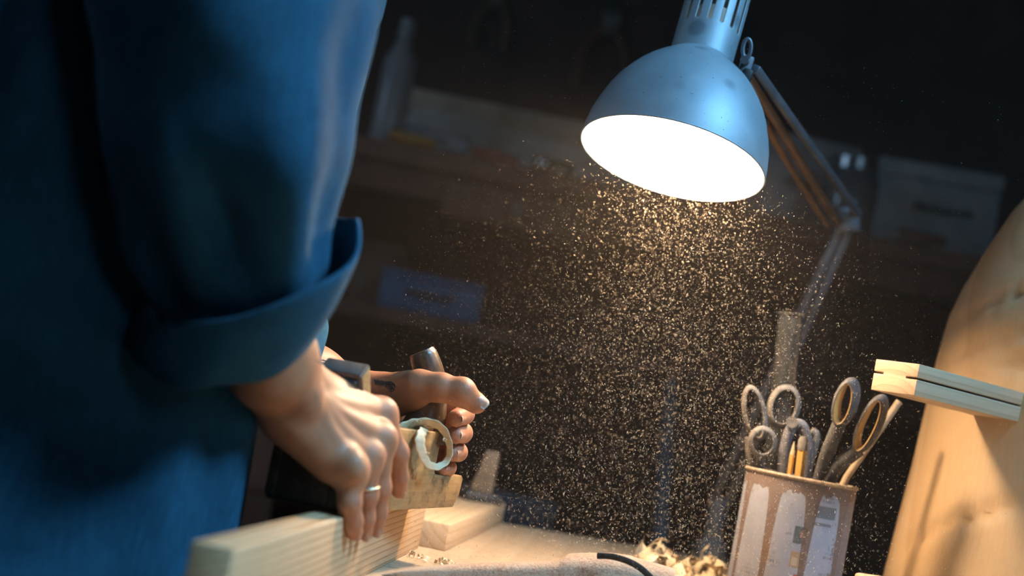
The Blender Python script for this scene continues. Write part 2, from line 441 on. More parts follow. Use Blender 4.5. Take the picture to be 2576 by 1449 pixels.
v, f = slanted('i', wt0 + np.array([-0.0225, -0.004, -0.008]), 0.07, 0.038, 0.003, None)
link_mesh('cap_iron', v, f, M['iron'], hp, sharp=50)
# horn
hd = 1.232
hpath = smooth_path([P(1058, 1098, hd), P(1070, 1062, hd), P(1080, 1020, hd), P(1084, 975, hd), P(1080, 940, hd), P(1070, 908, hd), P(1060, 884, hd)], 42)
hr = np.interp(np.linspace(0, 1, len(hpath)), [0, 0.12, 0.3, 0.5, 0.75, 0.93, 1], [0.0225, 0.019, 0.0158, 0.0136, 0.0130, 0.0124, 0.0112])
tube('horn', hpath, hr, M['horn_wood'], hp, n=28)
prism('horn_seat', [PL(-STEP - 0.003, 0.004, HGT - 0.0008), PL(-0.126, 0.004, HGT - 0.0008), PL(-0.126, WID - 0.004, HGT - 0.0008), PL(-STEP - 0.003, WID - 0.004, HGT - 0.0008)], pw * 0.004, M['horn_wood'], hp, bevel=0.001)

# ------------------------------------------------------------------ the shaving curling out of the plane
def ribbon_mesh(path, width_vec, thick=0.0004, wob=0.0):
    path = np.asarray(path); k = len(path)
    wv = np.broadcast_to(np.asarray(width_vec, float), path.shape)
    t = np.gradient(path, axis=0); nn = np.cross(t, wv); nn /= np.linalg.norm(nn, axis=1)[:, None] + 1e-12
    cols = 5; verts = []
    for j in range(cols):
        s = j / (cols - 1) - 0.5
        e = wob * np.sin(np.arange(k) * 0.9 + j * 2.1) * (1 if j in (0, cols - 1) else 0.3)
        verts.append(path + wv * (s + e[:, None] * 0.05) + nn * (0.10 * (1 - (2 * s) ** 2)) * np.linalg.norm(wv, axis=1)[:, None] * 0.25)
    top = np.stack(verts, 1).reshape(-1, 3); bot = top - np.repeat(nn, cols, 0) * thick
    faces = []; n0 = k * cols
    for i in range(k - 1):
        for j in range(cols - 1):
            a = i * cols + j
            faces.append((a, a + 1, a + cols + 1, a + cols)); faces.append((n0 + a, n0 + a + cols, n0 + a + cols + 1, n0 + a + 1))
        for j in (0, cols - 1):
            a = i * cols + j; faces.append((a, a + cols, n0 + a + cols, n0 + a))
    return np.concatenate([top, bot]), faces
sd = 1.205
sp_px = [(1002, 1080, 1.175), (1022, 1070, 1.18), (1050, 1063, 1.185), (1085, 1064, 1.19), (1112, 1079, 1.19), (1127, 1108, 1.19), (1131, 1140, 1.19), (1120, 1163, 1.188), (1098, 1174, 1.18), (1076, 1166, 1.168), (1062, 1140, 1.158), (1057, 1112, 1.154), (1061, 1090, 1.158), (1068, 1078, 1.168)]
spath = smooth_path([P(*p) for p in sp_px], 110)
tg = np.gradient(spath, axis=0); nimg = np.cross(tg, _F); nimg /= np.linalg.norm(nimg, axis=1)[:, None]
tw = np.linspace(0, 1, len(spath))
wv = nimg * (0.0062 + 0.0012 * np.sin(9 * tw))[:, None] - _F * (0.0060 + 0.002 * np.sin(7 * tw + 1))[:, None]
sh = empty('wood_shaving', PL(-0.1, 0.01, HGT), 'long pale curled shaving looping over the side of the hand plane', 'shaving')
v, f = fix_normals(*ribbon_mesh(spath, wv, 0.0005, 1.0)); link_mesh('ribbon', v, f, M['shaving'], sh, sharp=None)
for (x, y, d, r0) in ((1052, 1058, 1.178, 6), (1118, 1105, 1.184, 5), (1074, 1140, 1.152, 5), (1000, 1070, 1.17, 7)):
    a = np.linspace(0, 5.2, 18)
    pth = [P(x + math.cos(t) * r0 * (1 - 0.12 * t), y + math.sin(t) * r0 * (1 - 0.12 * t), d + 0.0006 * t) for t in a]
    tube('fibre_curl', pth, 0.00055, M['shaving'], sh, n=6)

# ------------------------------------------------------------------ skin: distance fields turned into surfaces
def smin(a, b, k):
    h = np.clip(0.5 + 0.5 * (b - a) / k, 0, 1); return b * (1 - h) + a * h - k * h * (1 - h)

def capsule(p, a, b, ra, rb):
    ab = b - a; t = np.clip(((p - a) @ ab) / (ab @ ab), 0, 1)
    return np.linalg.norm(p - a - t[..., None] * ab, axis=-1) - (ra + (rb - ra) * t)

def ellipsoid(p, c, r, axes=None):
    q = (p - c) if axes is None else (p - c) @ np.asarray(axes).T
    q = q / np.asarray(r); k = np.linalg.norm(q, axis=-1)
    return (k - 1.0) * min(r) * 1.0

def surface_nets(fn, lo, hi, h):
    lo = np.asarray(lo, float); n = np.ceil((np.asarray(hi) - lo) / h).astype(int) + 1
    xs = [lo[i] + h * np.arange(n[i]) for i in range(3)]
    D = np.empty(n, np.float32)
    for i0 in range(0, n[0], 16):
        i1 = min(n[0], i0 + 16)
        g = np.stack(np.meshgrid(xs[0][i0:i1], xs[1], xs[2], indexing='ij'), -1).astype(np.float32)
        D[i0:i1] = fn(g)
    ins = D < 0
    c = [slice(0, -1), slice(1, None)]
    cnt = np.zeros(n - 1, np.int8)
    for a in (0, 1):
        for b in (0, 1):
            for d in (0, 1): cnt += ins[c[a], c[b], c[d]]
    act = (cnt > 0) & (cnt < 8)
    idx = -np.ones(n - 1, np.int64); cells = np.argwhere(act); idx[act] = np.arange(len(cells))
    pos = np.zeros((len(cells), 3)); w = np.zeros(len(cells))
    corners = [(a, b, d) for a in (0, 1) for b in (0, 1) for d in (0, 1)]
    for i, p in enumerate(corners):
        for q in corners[i + 1:]:
            if sum(abs(x - y) for x, y in zip(p, q)) != 1: continue
            dp = D[cells[:, 0] + p[0], cells[:, 1] + p[1], cells[:, 2] + p[2]]; dq = D[cells[:, 0] + q[0], cells[:, 1] + q[1], cells[:, 2] + q[2]]
            cr = (dp < 0) != (dq < 0)
            t = np.where(cr, dp / np.where(cr, dp - dq, 1), 0)
            pos += np.where(cr[:, None], np.array(p) + t[:, None] * (np.array(q) - np.array(p)), 0); w += cr
    V = lo + h * (cells + pos / w[:, None])
    Fs = []
    for ax in range(3):
        o1, o2 = [(1, 2), (2, 0), (0, 1)][ax]
        sl0 = [slice(None)] * 3; sl1 = [slice(None)] * 3; sl0[ax] = slice(0, -1); sl1[ax] = slice(1, None)
        cr = ins[tuple(sl0)] != ins[tuple(sl1)]
        e = np.argwhere(cr)
        e = e[(e[:, o1] > 0) & (e[:, o2] > 0) & (e[:, o1] < n[o1] - 1) & (e[:, o2] < n[o2] - 1)]
        u1 = np.zeros(3, int); u1[o1] = 1; u2 = np.zeros(3, int); u2[o2] = 1
        get = lambda k: idx[k[:, 0], k[:, 1], k[:, 2]]
        q = np.stack([get(e), get(e - u1), get(e - u1 - u2), get(e - u2)], 1)
        flip = ~ins[e[:, 0], e[:, 1], e[:, 2]]
        q[flip] = q[flip][:, ::-1]
        Fs.append(q)
    return V, np.concatenate(Fs)

def A(*p): return P(*p).astype(np.float32)

class Hand:
    """palm primitives blended together; each finger a chain of its own blended only into the palm"""
    def __init__(s): s.palm = []; s.fingers = []; s.knuckles = []; s.tend = []
    def f(s, g):
        dp = None
        for kind, a, k in s.palm:
            d = capsule(g, *a) if kind == 'c' else ellipsoid(g, *a)
            dp = d if dp is None else smin(dp, d, k)
        for a in s.tend: dp = smin(dp, capsule(g, *a), 0.005)
        out = dp
        for ch in s.fingers:
            df = None
            for j in range(len(ch['p']) - 1):
                d = capsule(g, ch['p'][j], ch['p'][j + 1], ch['r'][j], ch['r'][j + 1])
                df = d if df is None else smin(df, d, 0.004)
            for c, r in ch.get('bump', []): df = smin(df, np.linalg.norm(g - c, axis=-1) - r, 0.005)
            out = np.minimum(out, smin(dp, df, ch.get('k', 0.008)))
        return out

# right hand, draped over the near side of the plane
RH = Hand()
wr = A(728, 985, 1.012)
rm = {'i': A(958, 1040, 1.088), 'm': A(958, 1104, 1.068), 'r': A(925, 1150, 1.050), 'p': A(882, 1186, 1.030)}
R_elbow = A(560, 330, 0.90); fa = A(672, 905, 0.972); fa2 = A(620, 700, 0.935)
RH.palm = [
    ('c', (A(752, 962, 1.02), A(712, 890, 0.985), 0.0195, 0.021), 0.01),
    ('c', (A(702, 1008, 1.012), A(660, 935, 0.975), 0.0185, 0.022), 0.015),
    ('c', (A(690, 915, 0.98), fa2, 0.026, 0.034), 0.02),
    ('c', (fa2, R_elbow, 0.034, 0.040), 0.02),
    ('c', (A(770, 975, 1.03), rm['i'], 0.0165, 0.0105), 0.013),
    ('c', (A(752, 1000, 1.018), rm['m'], 0.0175, 0.0105), 0.012),
    ('c', (A(735, 1022, 1.012), rm['r'], 0.018, 0.0105), 0.012),
    ('c', (A(722, 1042, 1.012), rm['p'], 0.018, 0.0115), 0.012),
    ('c', (A(742, 1062, 1.012), A(835, 1160, 1.026), 0.0175, 0.0155), 0.012),
    ('c', (A(770, 1000, 1.04), A(900, 1075, 1.09), 0.014, 0.012), 0.015),
]
RH.palm.append(('c', (A(772, 1000, 0.996), A(776, 1010, 0.997), 0.0105, 0.0095), 0.012))        # wrist bone
for k, r in (('i', 0.0042), ('m', 0.0042), ('r', 0.0040), ('p', 0.0038)):
    s0 = A(800, 1000, 1.005) * 0.75 + A(728, 985, 0.99) * 0.25
    RH.tend.append((s0, rm[k] + (CAM - rm[k]).astype(np.float32) * 0.0062, r - 0.0004, r + 0.0009))
def finger(hand, pts, rad, k=0.008, kn=True):
    p = [np.asarray(q, np.float32) for q in pts]
    b = [(p[1], rad[1] * 1.06)] if kn else []
    hand.fingers.append({'p': p, 'r': rad, 'k': k, 'bump': b}); hand.knuckles += p[1:-1]
    return p
rf = {}
rf['i'] = finger(RH, [rm['i'], A(998, 1139, 1.098), A(1003, 1200, 1.112), A(1004, 1233, 1.121)], [0.0108, 0.0082, 0.0074, 0.0066])
rf['m'] = finger(RH, [rm['m'], A(954, 1226, 1.073), A(950, 1290, 1.079), A(945, 1330, 1.083)], [0.0105, 0.0080, 0.0072, 0.0064])
rf['r'] = finger(RH, [rm['r'], A(922, 1244, 1.051), A(919, 1302, 1.057), A(917, 1340, 1.062)], [0.0102, 0.0078, 0.0070, 0.0062])
rf['p'] = finger(RH, [rm['p'], A(879, 1262, 1.022), A(886, 1310, 1.032), A(891, 1338, 1.040)], [0.0104, 0.0086, 0.0076, 0.0066], kn=False)
finger(RH, [A(775, 985, 1.045), A(850, 1003, 1.09), A(890, 1035, 1.115), A(912, 1050, 1.13)], [0.015, 0.012, 0.0105, 0.008], 0.015, False)
RH.palm.append(('c', (A(886, 1172, 1.016), A(892, 1180, 1.016), 0.0100, 0.0095), 0.012))
for k in rm: RH.palm.append(('c', (rm[k], rm[k] + (CAM - rm[k]).astype(np.float32) * 0.0022, 0.0108, 0.0100), 0.008))

# left hand, wrapped around the horn
LH = Hand()
lw = A(902, 1000, 1.275); L_elbow = A(500, 780, 1.17)
LH.palm = [
    ('c', (lw, A(795, 940, 1.245), 0.0185, 0.0200), 0.01),
    ('c', (A(795, 942, 1.245), L_elbow, 0.0205, 0.036), 0.02),
    ('c', (lw, A(970, 1000, 1.27), 0.0185, 0.0195), 0.015),
    ('c', (A(950, 1002, 1.262), A(1040, 988, 1.228), 0.0185, 0.0145), 0.015),
    ('c', (A(930, 1000, 1.28), A(1080, 1000, 1.292), 0.018, 0.0115), 0.015),
    ('c', (A(930, 1015, 1.285), A(1066, 1045, 1.295), 0.018, 0.0115), 0.015),
    ('c', (A(930, 1025, 1.285), A(1050, 1080, 1.292), 0.016, 0.011), 0.015),
    ('c', (A(930, 1035, 1.28), A(1035, 1110, 1.288), 0.015, 0.010), 0.015),
]
th = finger(LH, [A(965, 1000, 1.255), A(1055, 972, 1.212), A(1158, 988, 1.202), A(1198, 1014, 1.206)], [0.0165, 0.0128, 0.0118, 0.0088], 0.014)
LH.fingers[-1]['p'] = [th[0], th[1], A(1110, 975, 1.204), th[2], th[3]]; LH.fingers[-1]['r'] = [0.0175, 0.0140, 0.0122, 0.0114, 0.0092]
LH.fingers[-1]['bump'] = [(A(1164, 982, 1.2), 0.0108)]
lf = {}
lf['i'] = finger(LH, [A(1080, 1000, 1.292), A(1152, 1028, 1.278), A(1168, 1042, 1.248), A(1148, 1052, 1.226)], [0.0105, 0.0088, 0.0084, 0.0078])
lf['m'] = finger(LH, [A(1066, 1045, 1.295), A(1146, 1078, 1.284), A(1163, 1089, 1.256), A(1145, 1094, 1.234)], [0.0105, 0.0090, 0.0086, 0.0080])
lf['r'] = finger(LH, [A(1050, 1080, 1.292), A(1136, 1124, 1.286), A(1152, 1137, 1.262), A(1137, 1140, 1.244)], [0.0100, 0.0086, 0.0080, 0.0074])
lf['p'] = finger(LH, [A(1035, 1110, 1.288), A(1106, 1164, 1.286), A(1126, 1176, 1.268), A(1110, 1177, 1.250)], [0.0095, 0.0078, 0.0072, 0.0066])

def bounds(hand, extra=(), pad=0.03):
    pts = [q for kind, a, k in hand.palm for q in a[:2]] + [q for ch in hand.fingers for q in ch['p']]
    pts = np.array(pts); return pts.min(0) - pad, pts.max(0) + pad

def clip_half(fn, p0, nrm):
    nrm = np.asarray(nrm, np.float32) / np.linalg.norm(nrm)
    return lambda g: np.maximum(fn(g), -((g - np.asarray(p0, np.float32)) @ nrm))

rlo, rhi = bounds(RH); rhi = np.array(rhi); rcut = A(640, 790, 0.95); rhi[2] = P(640, 760, 0.95)[2] + 0.03
RV, RF = surface_nets(clip_half(RH.f, rcut, wr - rcut), rlo, rhi, 0.00125)
llo, lhi = bounds(LH); lcut = A(700, 880, 1.215); llo = np.array(llo); llo[0] = lcut[0] - 0.05
LV, LF = surface_nets(clip_half(LH.f, lcut, lw - lcut), llo, lhi, 0.00125)

# trunk, upper arms, neck and head of the same body, hidden by the coat or above the frame
R_sh = np.array([-0.235, 0.98, 0.57], np.float32); L_sh = np.array([-0.25, 1.27, 0.57], np.float32)
hipc = np.array([-0.40, 1.1, -0.16], np.float32); chest = np.array([-0.32, 1.1, 0.42], np.float32)
headc = np.array([-0.165, 1.13, 0.80], np.float32)
def trunk(g):
    d = capsule(g, hipc, chest, 0.125, 0.135)
    d = smin(d, capsule(g, R_sh * 0.85 + L_sh * 0.15, L_sh * 0.85 + R_sh * 0.15, 0.07, 0.07), 0.05)
    for a, b, ra, rb in ((R_sh, R_elbow, 0.055, 0.04), (L_sh, L_elbow, 0.055, 0.04), (R_elbow, A(640, 770, 0.95), 0.040, 0.026), (L_elbow, A(690, 880, 1.21), 0.035, 0.020),
                         (np.array([-0.26, 1.12, 0.58], np.float32), np.array([-0.20, 1.13, 0.72], np.float32), 0.052, 0.048),
                         (hipc + np.array([0, -0.09, -0.02], np.float32), np.array([-0.40, 1.01, FLOOR + 0.06], np.float32), 0.085, 0.045),
                         (hipc + np.array([0, 0.09, -0.02], np.float32), np.array([-0.40, 1.19, FLOOR + 0.06], np.float32), 0.085, 0.045)):
        d = smin(d, capsule(g, a, b, ra, rb), 0.025)
    hx = [np.array([math.cos(0.7), 0, -math.sin(0.7)]), np.array([0, 1.0, 0]), np.array([math.sin(0.7), 0, math.cos(0.7)])]
    d = smin(d, ellipsoid(g, headc, (0.098, 0.076, 0.112), hx), 0.02)
    face = lambda x, y, z: (headc + x * hx[0] + y * hx[1] + z * hx[2]).astype(np.float32)
    d = smin(d, capsule(g, face(0.04, 0, -0.075), face(0.062, 0, -0.098), 0.045, 0.026), 0.03)
    d = smin(d, capsule(g, face(0.092, 0, 0.0), face(0.108, 0, -0.032), 0.007, 0.013), 0.01)
    for s in (-1, 1):
        d = smin(d, ellipsoid(g, face(-0.005, 0.078 * s, -0.012), (0.018, 0.008, 0.03), hx), 0.006)
        d = np.maximum(d, -(np.linalg.norm(g - face(0.099, 0.031 * s, 0.002), axis=-1) - 0.013))
    d = smin(d, capsule(g, face(0.084, -0.018, -0.062), face(0.084, 0.018, -0.062), 0.008, 0.008), 0.008)
    return d
TV, TF = surface_nets(trunk, (-0.62, 0.84, FLOOR - 0.01), (0.0, 1.48, 0.96), 0.0075)
V = np.concatenate([RV, LV, TV]); Fc = np.concatenate([RF, LF + len(RV), TF + len(RV) + len(LV)])
person = link_mesh('person', V, Fc, M['skin'], at=(-0.40, 1.1, FLOOR), sharp=None)
props(person, 'person in a dark blue coat with rolled sleeves pushing the hand plane with both hands', 'person')
flush = np.zeros(len(V), np.float32)
for kpts, w_ in ((RH.knuckles + list(rm.values()), 0.55), (LH.knuckles, 0.5)):
    for q in kpts: flush = np.maximum(flush, w_ * np.exp(-(np.linalg.norm(V - q, axis=1) / 0.011) ** 2))
for ch in RH.fingers + LH.fingers: flush = np.maximum(flush, 0.6 * np.exp(-(np.linalg.norm(V - ch['p'][-1], axis=1) / 0.010) ** 2))
at = person.data.attributes.new('flush', 'FLOAT', 'POINT'); at.data.foreach_set('value', flush)
skin_bvh = BVHTree.FromPolygons([tuple(v) for v in V[:len(RV) + len(LV)]], [tuple(int(i) for i in f) for f in Fc[:len(RF) + len(LF)]])

# fingernails: curved plates set on the finger ends
def nail(dip, tip, r, outward, L=0.011, Wd=0.0105, free=True, back=0.25):
    dip, tip = np.asarray(dip, float), np.asarray(tip, float)
    d = tip - dip; d /= np.linalg.norm(d)
    o = np.asarray(outward, float); o = o - d * (o @ d); o /= np.linalg.norm(o); s = np.cross(d, o)
    nu, nv = 9, 9; verts = []; faces = []; fm = []
    for i in range(nu):
        t = i / (nu - 1)
        for j in range(nv):
            q = j / (nv - 1) * 2 - 1
            wdt = Wd / 2 * (1 - 0.25 * (1 - t) ** 3 - 0.10 * t ** 6)
            ext = L * (t - back) - 0.0016 * (q * q) * (1 if t > 0.5 else -1) * abs(2 * t - 1)
            lift = r + 0.0006 - 0.0030 * q * q - 0.0026 * max(0.0, t - 0.45) ** 2
            verts.append(tip + d * ext + s * q * wdt + o * lift)
    for i in range(nu - 1):
        for j in range(nv - 1):
            a = i * nv + j; faces.append((a, a + 1, a + nv + 1, a + nv)); fm.append(1 if free and i >= nu - 2 else 0)
    n0 = len(verts); verts += [v - o * 0.0008 for v in verts]
    faces += [tuple(x + n0 for x in f[::-1]) for f in faces]; fm += fm
    rim = [j for j in range(nv)] + [i * nv + nv - 1 for i in range(1, nu)] + [(nu - 1) * nv + j for j in range(nv - 2, -1, -1)] + [i * nv for i in range(nu - 2, 0, -1)]
    for a, b in zip(rim, rim[1:] + rim[:1]): faces.append((a, b, b + n0, a + n0)); fm.append(0)
    return link_mesh('fingernail', verts, faces, [M['nail'], M['nail_tip']], person, fmat=fm, sharp=None)
toC = lambda p: CAM - np.asarray(p, float)
nail(th[2], th[3], 0.0090, toC(th[3]) / 1.2 + _U * 0.65 + _R * 0.3, 0.0150, 0.0120, back=0.46)
nail(lf['i'][2], lf['i'][3], 0.0076, toC(lf['i'][3]) + _R * 0.55 - _U * 0.25, 0.010, 0.0095, back=0.50)
nail(lf['m'][2], lf['m'][3], 0.0078, toC(lf['m'][3]) + _R * 0.45 - _U * 0.1, 0.010, 0.0095, back=0.50)
nail(lf['r'][2], lf['r'][3], 0.0072, toC(lf['r'][3]) + _R * 0.5, 0.009, 0.0085, back=0.50)
nail(lf['p'][2], lf['p'][3], 0.0064, toC(lf['p'][3]) + _R * 0.9, 0.008, 0.0075, back=0.50)
for k, sx in (('i', 0.7), ('m', 0.5), ('r', 0.35), ('p', 0.4)):
    nail(rf[k][2], rf[k][3], rf[k][3].dtype.type(0) + {'i': 0.0064, 'm': 0.0062, 'r': 0.0060, 'p': 0.0062}[k], toC(rf[k][3]) + _R * sx, 0.0085, 0.0085, free=False, back=0.42)
# ring on the ring finger
a = np.linspace(0, 2 * math.pi, 36, endpoint=False)
rc = A(921, 1226, 1.0505).astype(float); rd, rs, rt = frame_from(np.asarray(rf['r'][1], float) - np.asarray(rf['r'][0], float))
v, f = tube_mesh([rc + 0.0096 * (math.cos(t) * rs + math.sin(t) * rt) for t in a], 0.0013, 10, closed=True)
props(link_mesh('finger_ring', v, f, M['silver'], person), 'pale metal ring on the ring finger')

# tattoos: ink strokes lying on the skin
def ink_stroke(pts, w0=1.1):
    path = []
    for x, y in smooth_path([(px_, py_, 0) for px_, py_ in pts], 14)[:, :2]:
        hit = skin_bvh.ray_cast(Vector(CAM), Vector(ray(x, y)).normalized(), 3.0)
        if hit[0] is None: continue
        path.append(np.array(hit[0]) + np.array(hit[1]) * 0.00012)
    if len(path) < 3: return None
    k = len(path); rad = 0.00034 * w0 * np.interp(np.arange(k), [0, k * 0.4, k - 1], [0.7, 1.0, 0.3])
    return tube_mesh(path, rad, 5)
def tattoo(strokes, label):
    vv, ff, n0 = [], [], 0
    for s in strokes:
        r = ink_stroke(s[0], s[1])
        if r is None: continue
        vv.append(r[0]); ff += [tuple(i + n0 for i in x) for x in r[1]]; n0 += len(r[0])
    if vv: props(link_mesh('tattoo', np.concatenate(vv), ff, M['ink'], person), label)
st = []
rr = random.Random(3)
for i in range(34):
    t = i / 33.0; x0 = 940 + 48 * t; y0 = 955 + 7 * t + rr.uniform(-2, 2); ln = rr.uniform(8, 17)
    st.append(([(x0, y0), (x0 + 3 + 2 * t, y0 + ln * 0.5), (x0 + rr.uniform(2, 9), y0 + ln)], 1.25))
for i in range(12):
    x0 = 976 + rr.uniform(0, 15); y0 = 966 + rr.uniform(0, 14)
    st.append(([(x0, y0), (x0 + rr.uniform(-4, 6), y0 + 6), (x0 + rr.uniform(-3, 8), y0 + rr.uniform(8, 15))], 1.2))
tattoo(st, 'black feathered tattoo on the wrist beside the thumb')
st = [([(800, 908), (815, 906), (835, 919)], 1.2), ([(800, 908), (815, 917), (835, 919)], 1.2), ([(803, 911), (818, 913), (832, 919)], 1.0), ([(796, 905), (806, 914), (820, 921)], 1.2)]
tattoo(st, 'small leaf tattoo on the forearm')

# ------------------------------------------------------------------ coat
def wob(th_, t, seed, amp, kf=3, kt=1.0):
    r = np.random.default_rng(seed); o = 0
    for i in range(7):
        a = r.integers(1, 3 + kf); b = r.uniform(-2.2, 2.2) * kt; ph = r.uniform(0, 6.28)
        o = o + np.sin(a * th_ + b * t * 6.28 + ph) / (1 + 0.35 * a)
    return amp * o / 2.2

def loft(rings, close0=False, close1=False):
    k, n = len(rings), len(rings[0]); verts = np.concatenate(rings); faces = []
    for i in range(k - 1):
        for q in range(n): faces.append((i * n + q, i * n + (q + 1) % n, (i + 1) * n + (q + 1) % n, (i + 1) * n + q))
    if close0: faces.append(tuple(range(n)))
    if close1: faces.append(tuple((k - 1) * n + q for q in range(n)))
    return verts, faces

def solidify(o, t, off=-1.0):
    md = o.modifiers.new('thickness', 'SOLIDIFY'); md.thickness = t; md.offset = off

NT = 120
thg = np.arange(NT) * 2 * math.pi / NT
# trunk of the coat, hanging to below the bench top
zs = np.linspace(-0.42, 0.66, 60); rings = []
for z in zs:
    t = (z + 0.42) / 1.08
    cx_ = np.interp(z, [-0.42, 0.0, 0.2, 0.42, 0.6, 0.66], [-0.375, -0.355, -0.345, -0.315, -0.275, -0.245])
    rx = np.interp(z, [-0.42, 0.0, 0.25, 0.45, 0.58, 0.66], [0.205, 0.195, 0.175, 0.175, 0.12, 0.062])
    ry = np.interp(z, [-0.42, 0.0, 0.25, 0.45, 0.58, 0.66], [0.21, 0.195, 0.185, 0.185, 0.16, 0.062])
    fold = wob(thg + 0.5 * t, t * 0.5, 11, 0.030, 14, 0.35) * np.interp(z, [-0.42, 0.2, 0.5, 0.66], [1.3, 1, 0.7, 0.1]) + wob(thg, t, 12, 0.010, 3, 1.2)
    sq = np.interp(z, [-0.42, 0.5, 0.62], [0.55, 0.6, 1.0]); ct, st_ = np.cos(thg), np.sin(thg)
    a_ = rx * np.sign(ct) * np.abs(ct) ** sq; b_ = ry * np.sign(st_) * np.abs(st_) ** sq; ln_ = np.hypot(a_, b_)
    a_ = a_ * (1 + fold / ln_) * 0.93; b_ = b_ * (1 + fold / ln_) * 0.93
    cp, sp_ = math.cos(0.42), math.sin(0.42)                      # the wearer faces along the plane's stroke
    rings.append(np.stack([cx_ + cp * a_ - sp_ * b_, 1.1 + sp_ * a_ + cp * b_, np.full(NT, z)], 1))
v, f = fix_normals(*loft(rings))
coat = link_mesh('coat', v, f, M['coat'], person, at=(-0.40, 1.1, FLOOR), sharp=None); solidify(coat, 0.003)
coat['label'] = 'dark blue cotton work coat'

def sleeve(name, rows, seed, amp, extra=None):
    """rows: centre, side vector (to silhouette), depth vector"""
    k = 70; rows = [np.concatenate([np.asarray(q, float) for q in r]) for r in rows]
    path = smooth_path(rows, k); rings = []
    K = len(path)
    for i in range(K):
        t = i / (K - 1); c, s, dv = path[i][:3], path[i][3:6], path[i][6:9]
        w_ = wob(thg, t * 0.8, seed, amp, 5, 0.55) + wob(thg, t, seed + 1, amp * 0.55, 3, 1.8)
        if extra is not None: w_ = w_ + extra(thg, t)
        rs_, rd_ = np.linalg.norm(s), np.linalg.norm(dv)
        rings.append(c + np.outer(np.cos(thg) * (1 + w_ / rs_), s) + np.outer(np.sin(thg) * (1 + w_ / rd_), dv))
    v, f = fix_normals(*loft(rings))
    o = link_mesh(name, v, f, M['coat'], coat, sharp=None); solidify(o, 0.0022); return o
def row(xl, xr, y, d, dd=None):
    c = P((xl + xr) / 2, y, d); hw = (xr - xl) / 2 * d / FPX
    sv = _R * hw; dv = (_F * 0.95 + _U * 0.3) * (hw * np.interp(y, [-400, 500, 800], [1.25, 1.1, 0.85]) if dd is None else dd)
    return (c, sv, dv)
rows = [(R_sh + np.array([-0.03, 0.03, 0.05]), _R * 0.06, _F * 0.07), row(330, 960, -330, 0.96), row(215, 985, -170, 0.935), row(213, 958, 0, 0.92), row(238, 930, 150, 0.912), row(258, 895, 310, 0.91), row(292, 866, 450, 0.915), row(328, 836, 590, 0.922), row(368, 812, 700, 0.93), row(420, 780, 800, 0.94)]
def big_fold(th_, t):
    # deep diagonal crease on the viewer's side and the slack cloth above it
    d = th_ - (4.75 + 1.4 * (t - 0.62)); d = (d + math.pi) % (2 * math.pi) - math.pi
    g1 = np.exp(-(d / 0.20) ** 2) * np.exp(-((t - 0.70) / 0.16) ** 2)
    d2 = th_ - (5.35 + 0.9 * (t - 0.62)); d2 = (d2 + math.pi) % (2 * math.pi) - math.pi
    g2 = np.exp(-(d2 / 0.26) ** 2) * np.exp(-((t - 0.66) / 0.2) ** 2)
    return -0.014 * g1 + 0.010 * g2
sleeve('sleeve', rows, 21, 0.0095, big_fold)

def cuff(name, specs, seed, amp):
    """rolled cuff: rings (centre, e1, e2); the outside goes up from hem to rim and back down inside"""
    rings = []; K = 36
    path = smooth_path([np.concatenate([np.asarray(q, float) for q in s]) for s in specs], K)
    K = len(path)
    for i in range(K):
        t = i / (K - 1); c, e1, e2 = path[i][:3], path[i][3:6], path[i][6:9]
        w_ = 1 + wob(thg, t, seed, amp, 4, 0.5) + wob(thg, t * 0.3, seed + 5, amp * 0.8, 8, 0.3)
        up = np.cross(e1, e2); up /= np.linalg.norm(up)
        if up[2] < 0: up = -up
        lift = np.outer(wob(thg, t, seed + 9, 0.0085, 5, 0.3) * t, up)
        rings.append(c + lift + np.outer(np.cos(thg) * w_, e1) + np.outer(np.sin(thg) * w_, e2))
    v, f = fix_normals(*loft(rings))
    o = link_mesh(name, v, f, M['coat'], coat, sharp=None); solidify(o, 0.0030, 0); return o
def ell(x, y, d, a_px, ang, b_px, b_dep):
    """ellipse: long half axis in the picture plane, short one tipped away from the viewer"""
    c = P(x, y, d); k = d / FPX; ca, sa = math.cos(ang), math.sin(ang)
    e1 = (_R * ca + _U * sa) * a_px * k
    e2 = (-_R * sa + _U * ca) * b_px * k + _F * b_dep
    return (c, e1, e2)
cuff('cuff', [ell(572, 800, 0.945, 150, -0.02, 60, 0.045), ell(563, 862, 0.955, 190, -0.03, 75, 0.05), ell(562, 868, 0.955, 207, -0.02, 88, 0.056), ell(575, 835, 0.952, 232, 0.05, 98, 0.062), ell(602, 770, 0.945, 258, 0.13, 116, 0.066), ell(634, 690, 0.938, 276, 0.21, 132, 0.07), ell(645, 664, 0.936, 279, 0.24, 136, 0.07)], 31, 0.034)

# left sleeve, mostly hidden behind the right one
def cross_rows(p, q, r, n0=3):
    d, s, t = frame_from(np.asarray(q, float) - np.asarray(p, float)); return s * r, t * r
sa_, ta_ = cross_rows(L_sh, L_elbow, 1.0); sb_, tb_ = cross_rows(L_elbow, lw, 1.0)
e_end = np.asarray(L_elbow, float) * 0.50 + np.asarray(lw, float) * 0.50
sleeve('sleeve', [(np.asarray(L_sh, float) + np.array([-0.03, -0.03, 0.04]), sa_ * 0.06, ta_ * 0.06), (np.asarray(L_sh, float) * 0.7 + np.asarray(L_elbow, float) * 0.3, sa_ * 0.085, ta_ * 0.085), (np.asarray(L_sh, float) * 0.3 + np.asarray(L_elbow, float) * 0.7, sa_ * 0.075, ta_ * 0.075), (np.asarray(L_elbow, float), (sa_ + sb_) * 0.034, (ta_ + tb_) * 0.034), (e_end, sb_ * 0.045, tb_ * 0.045)], 41, 0.004)
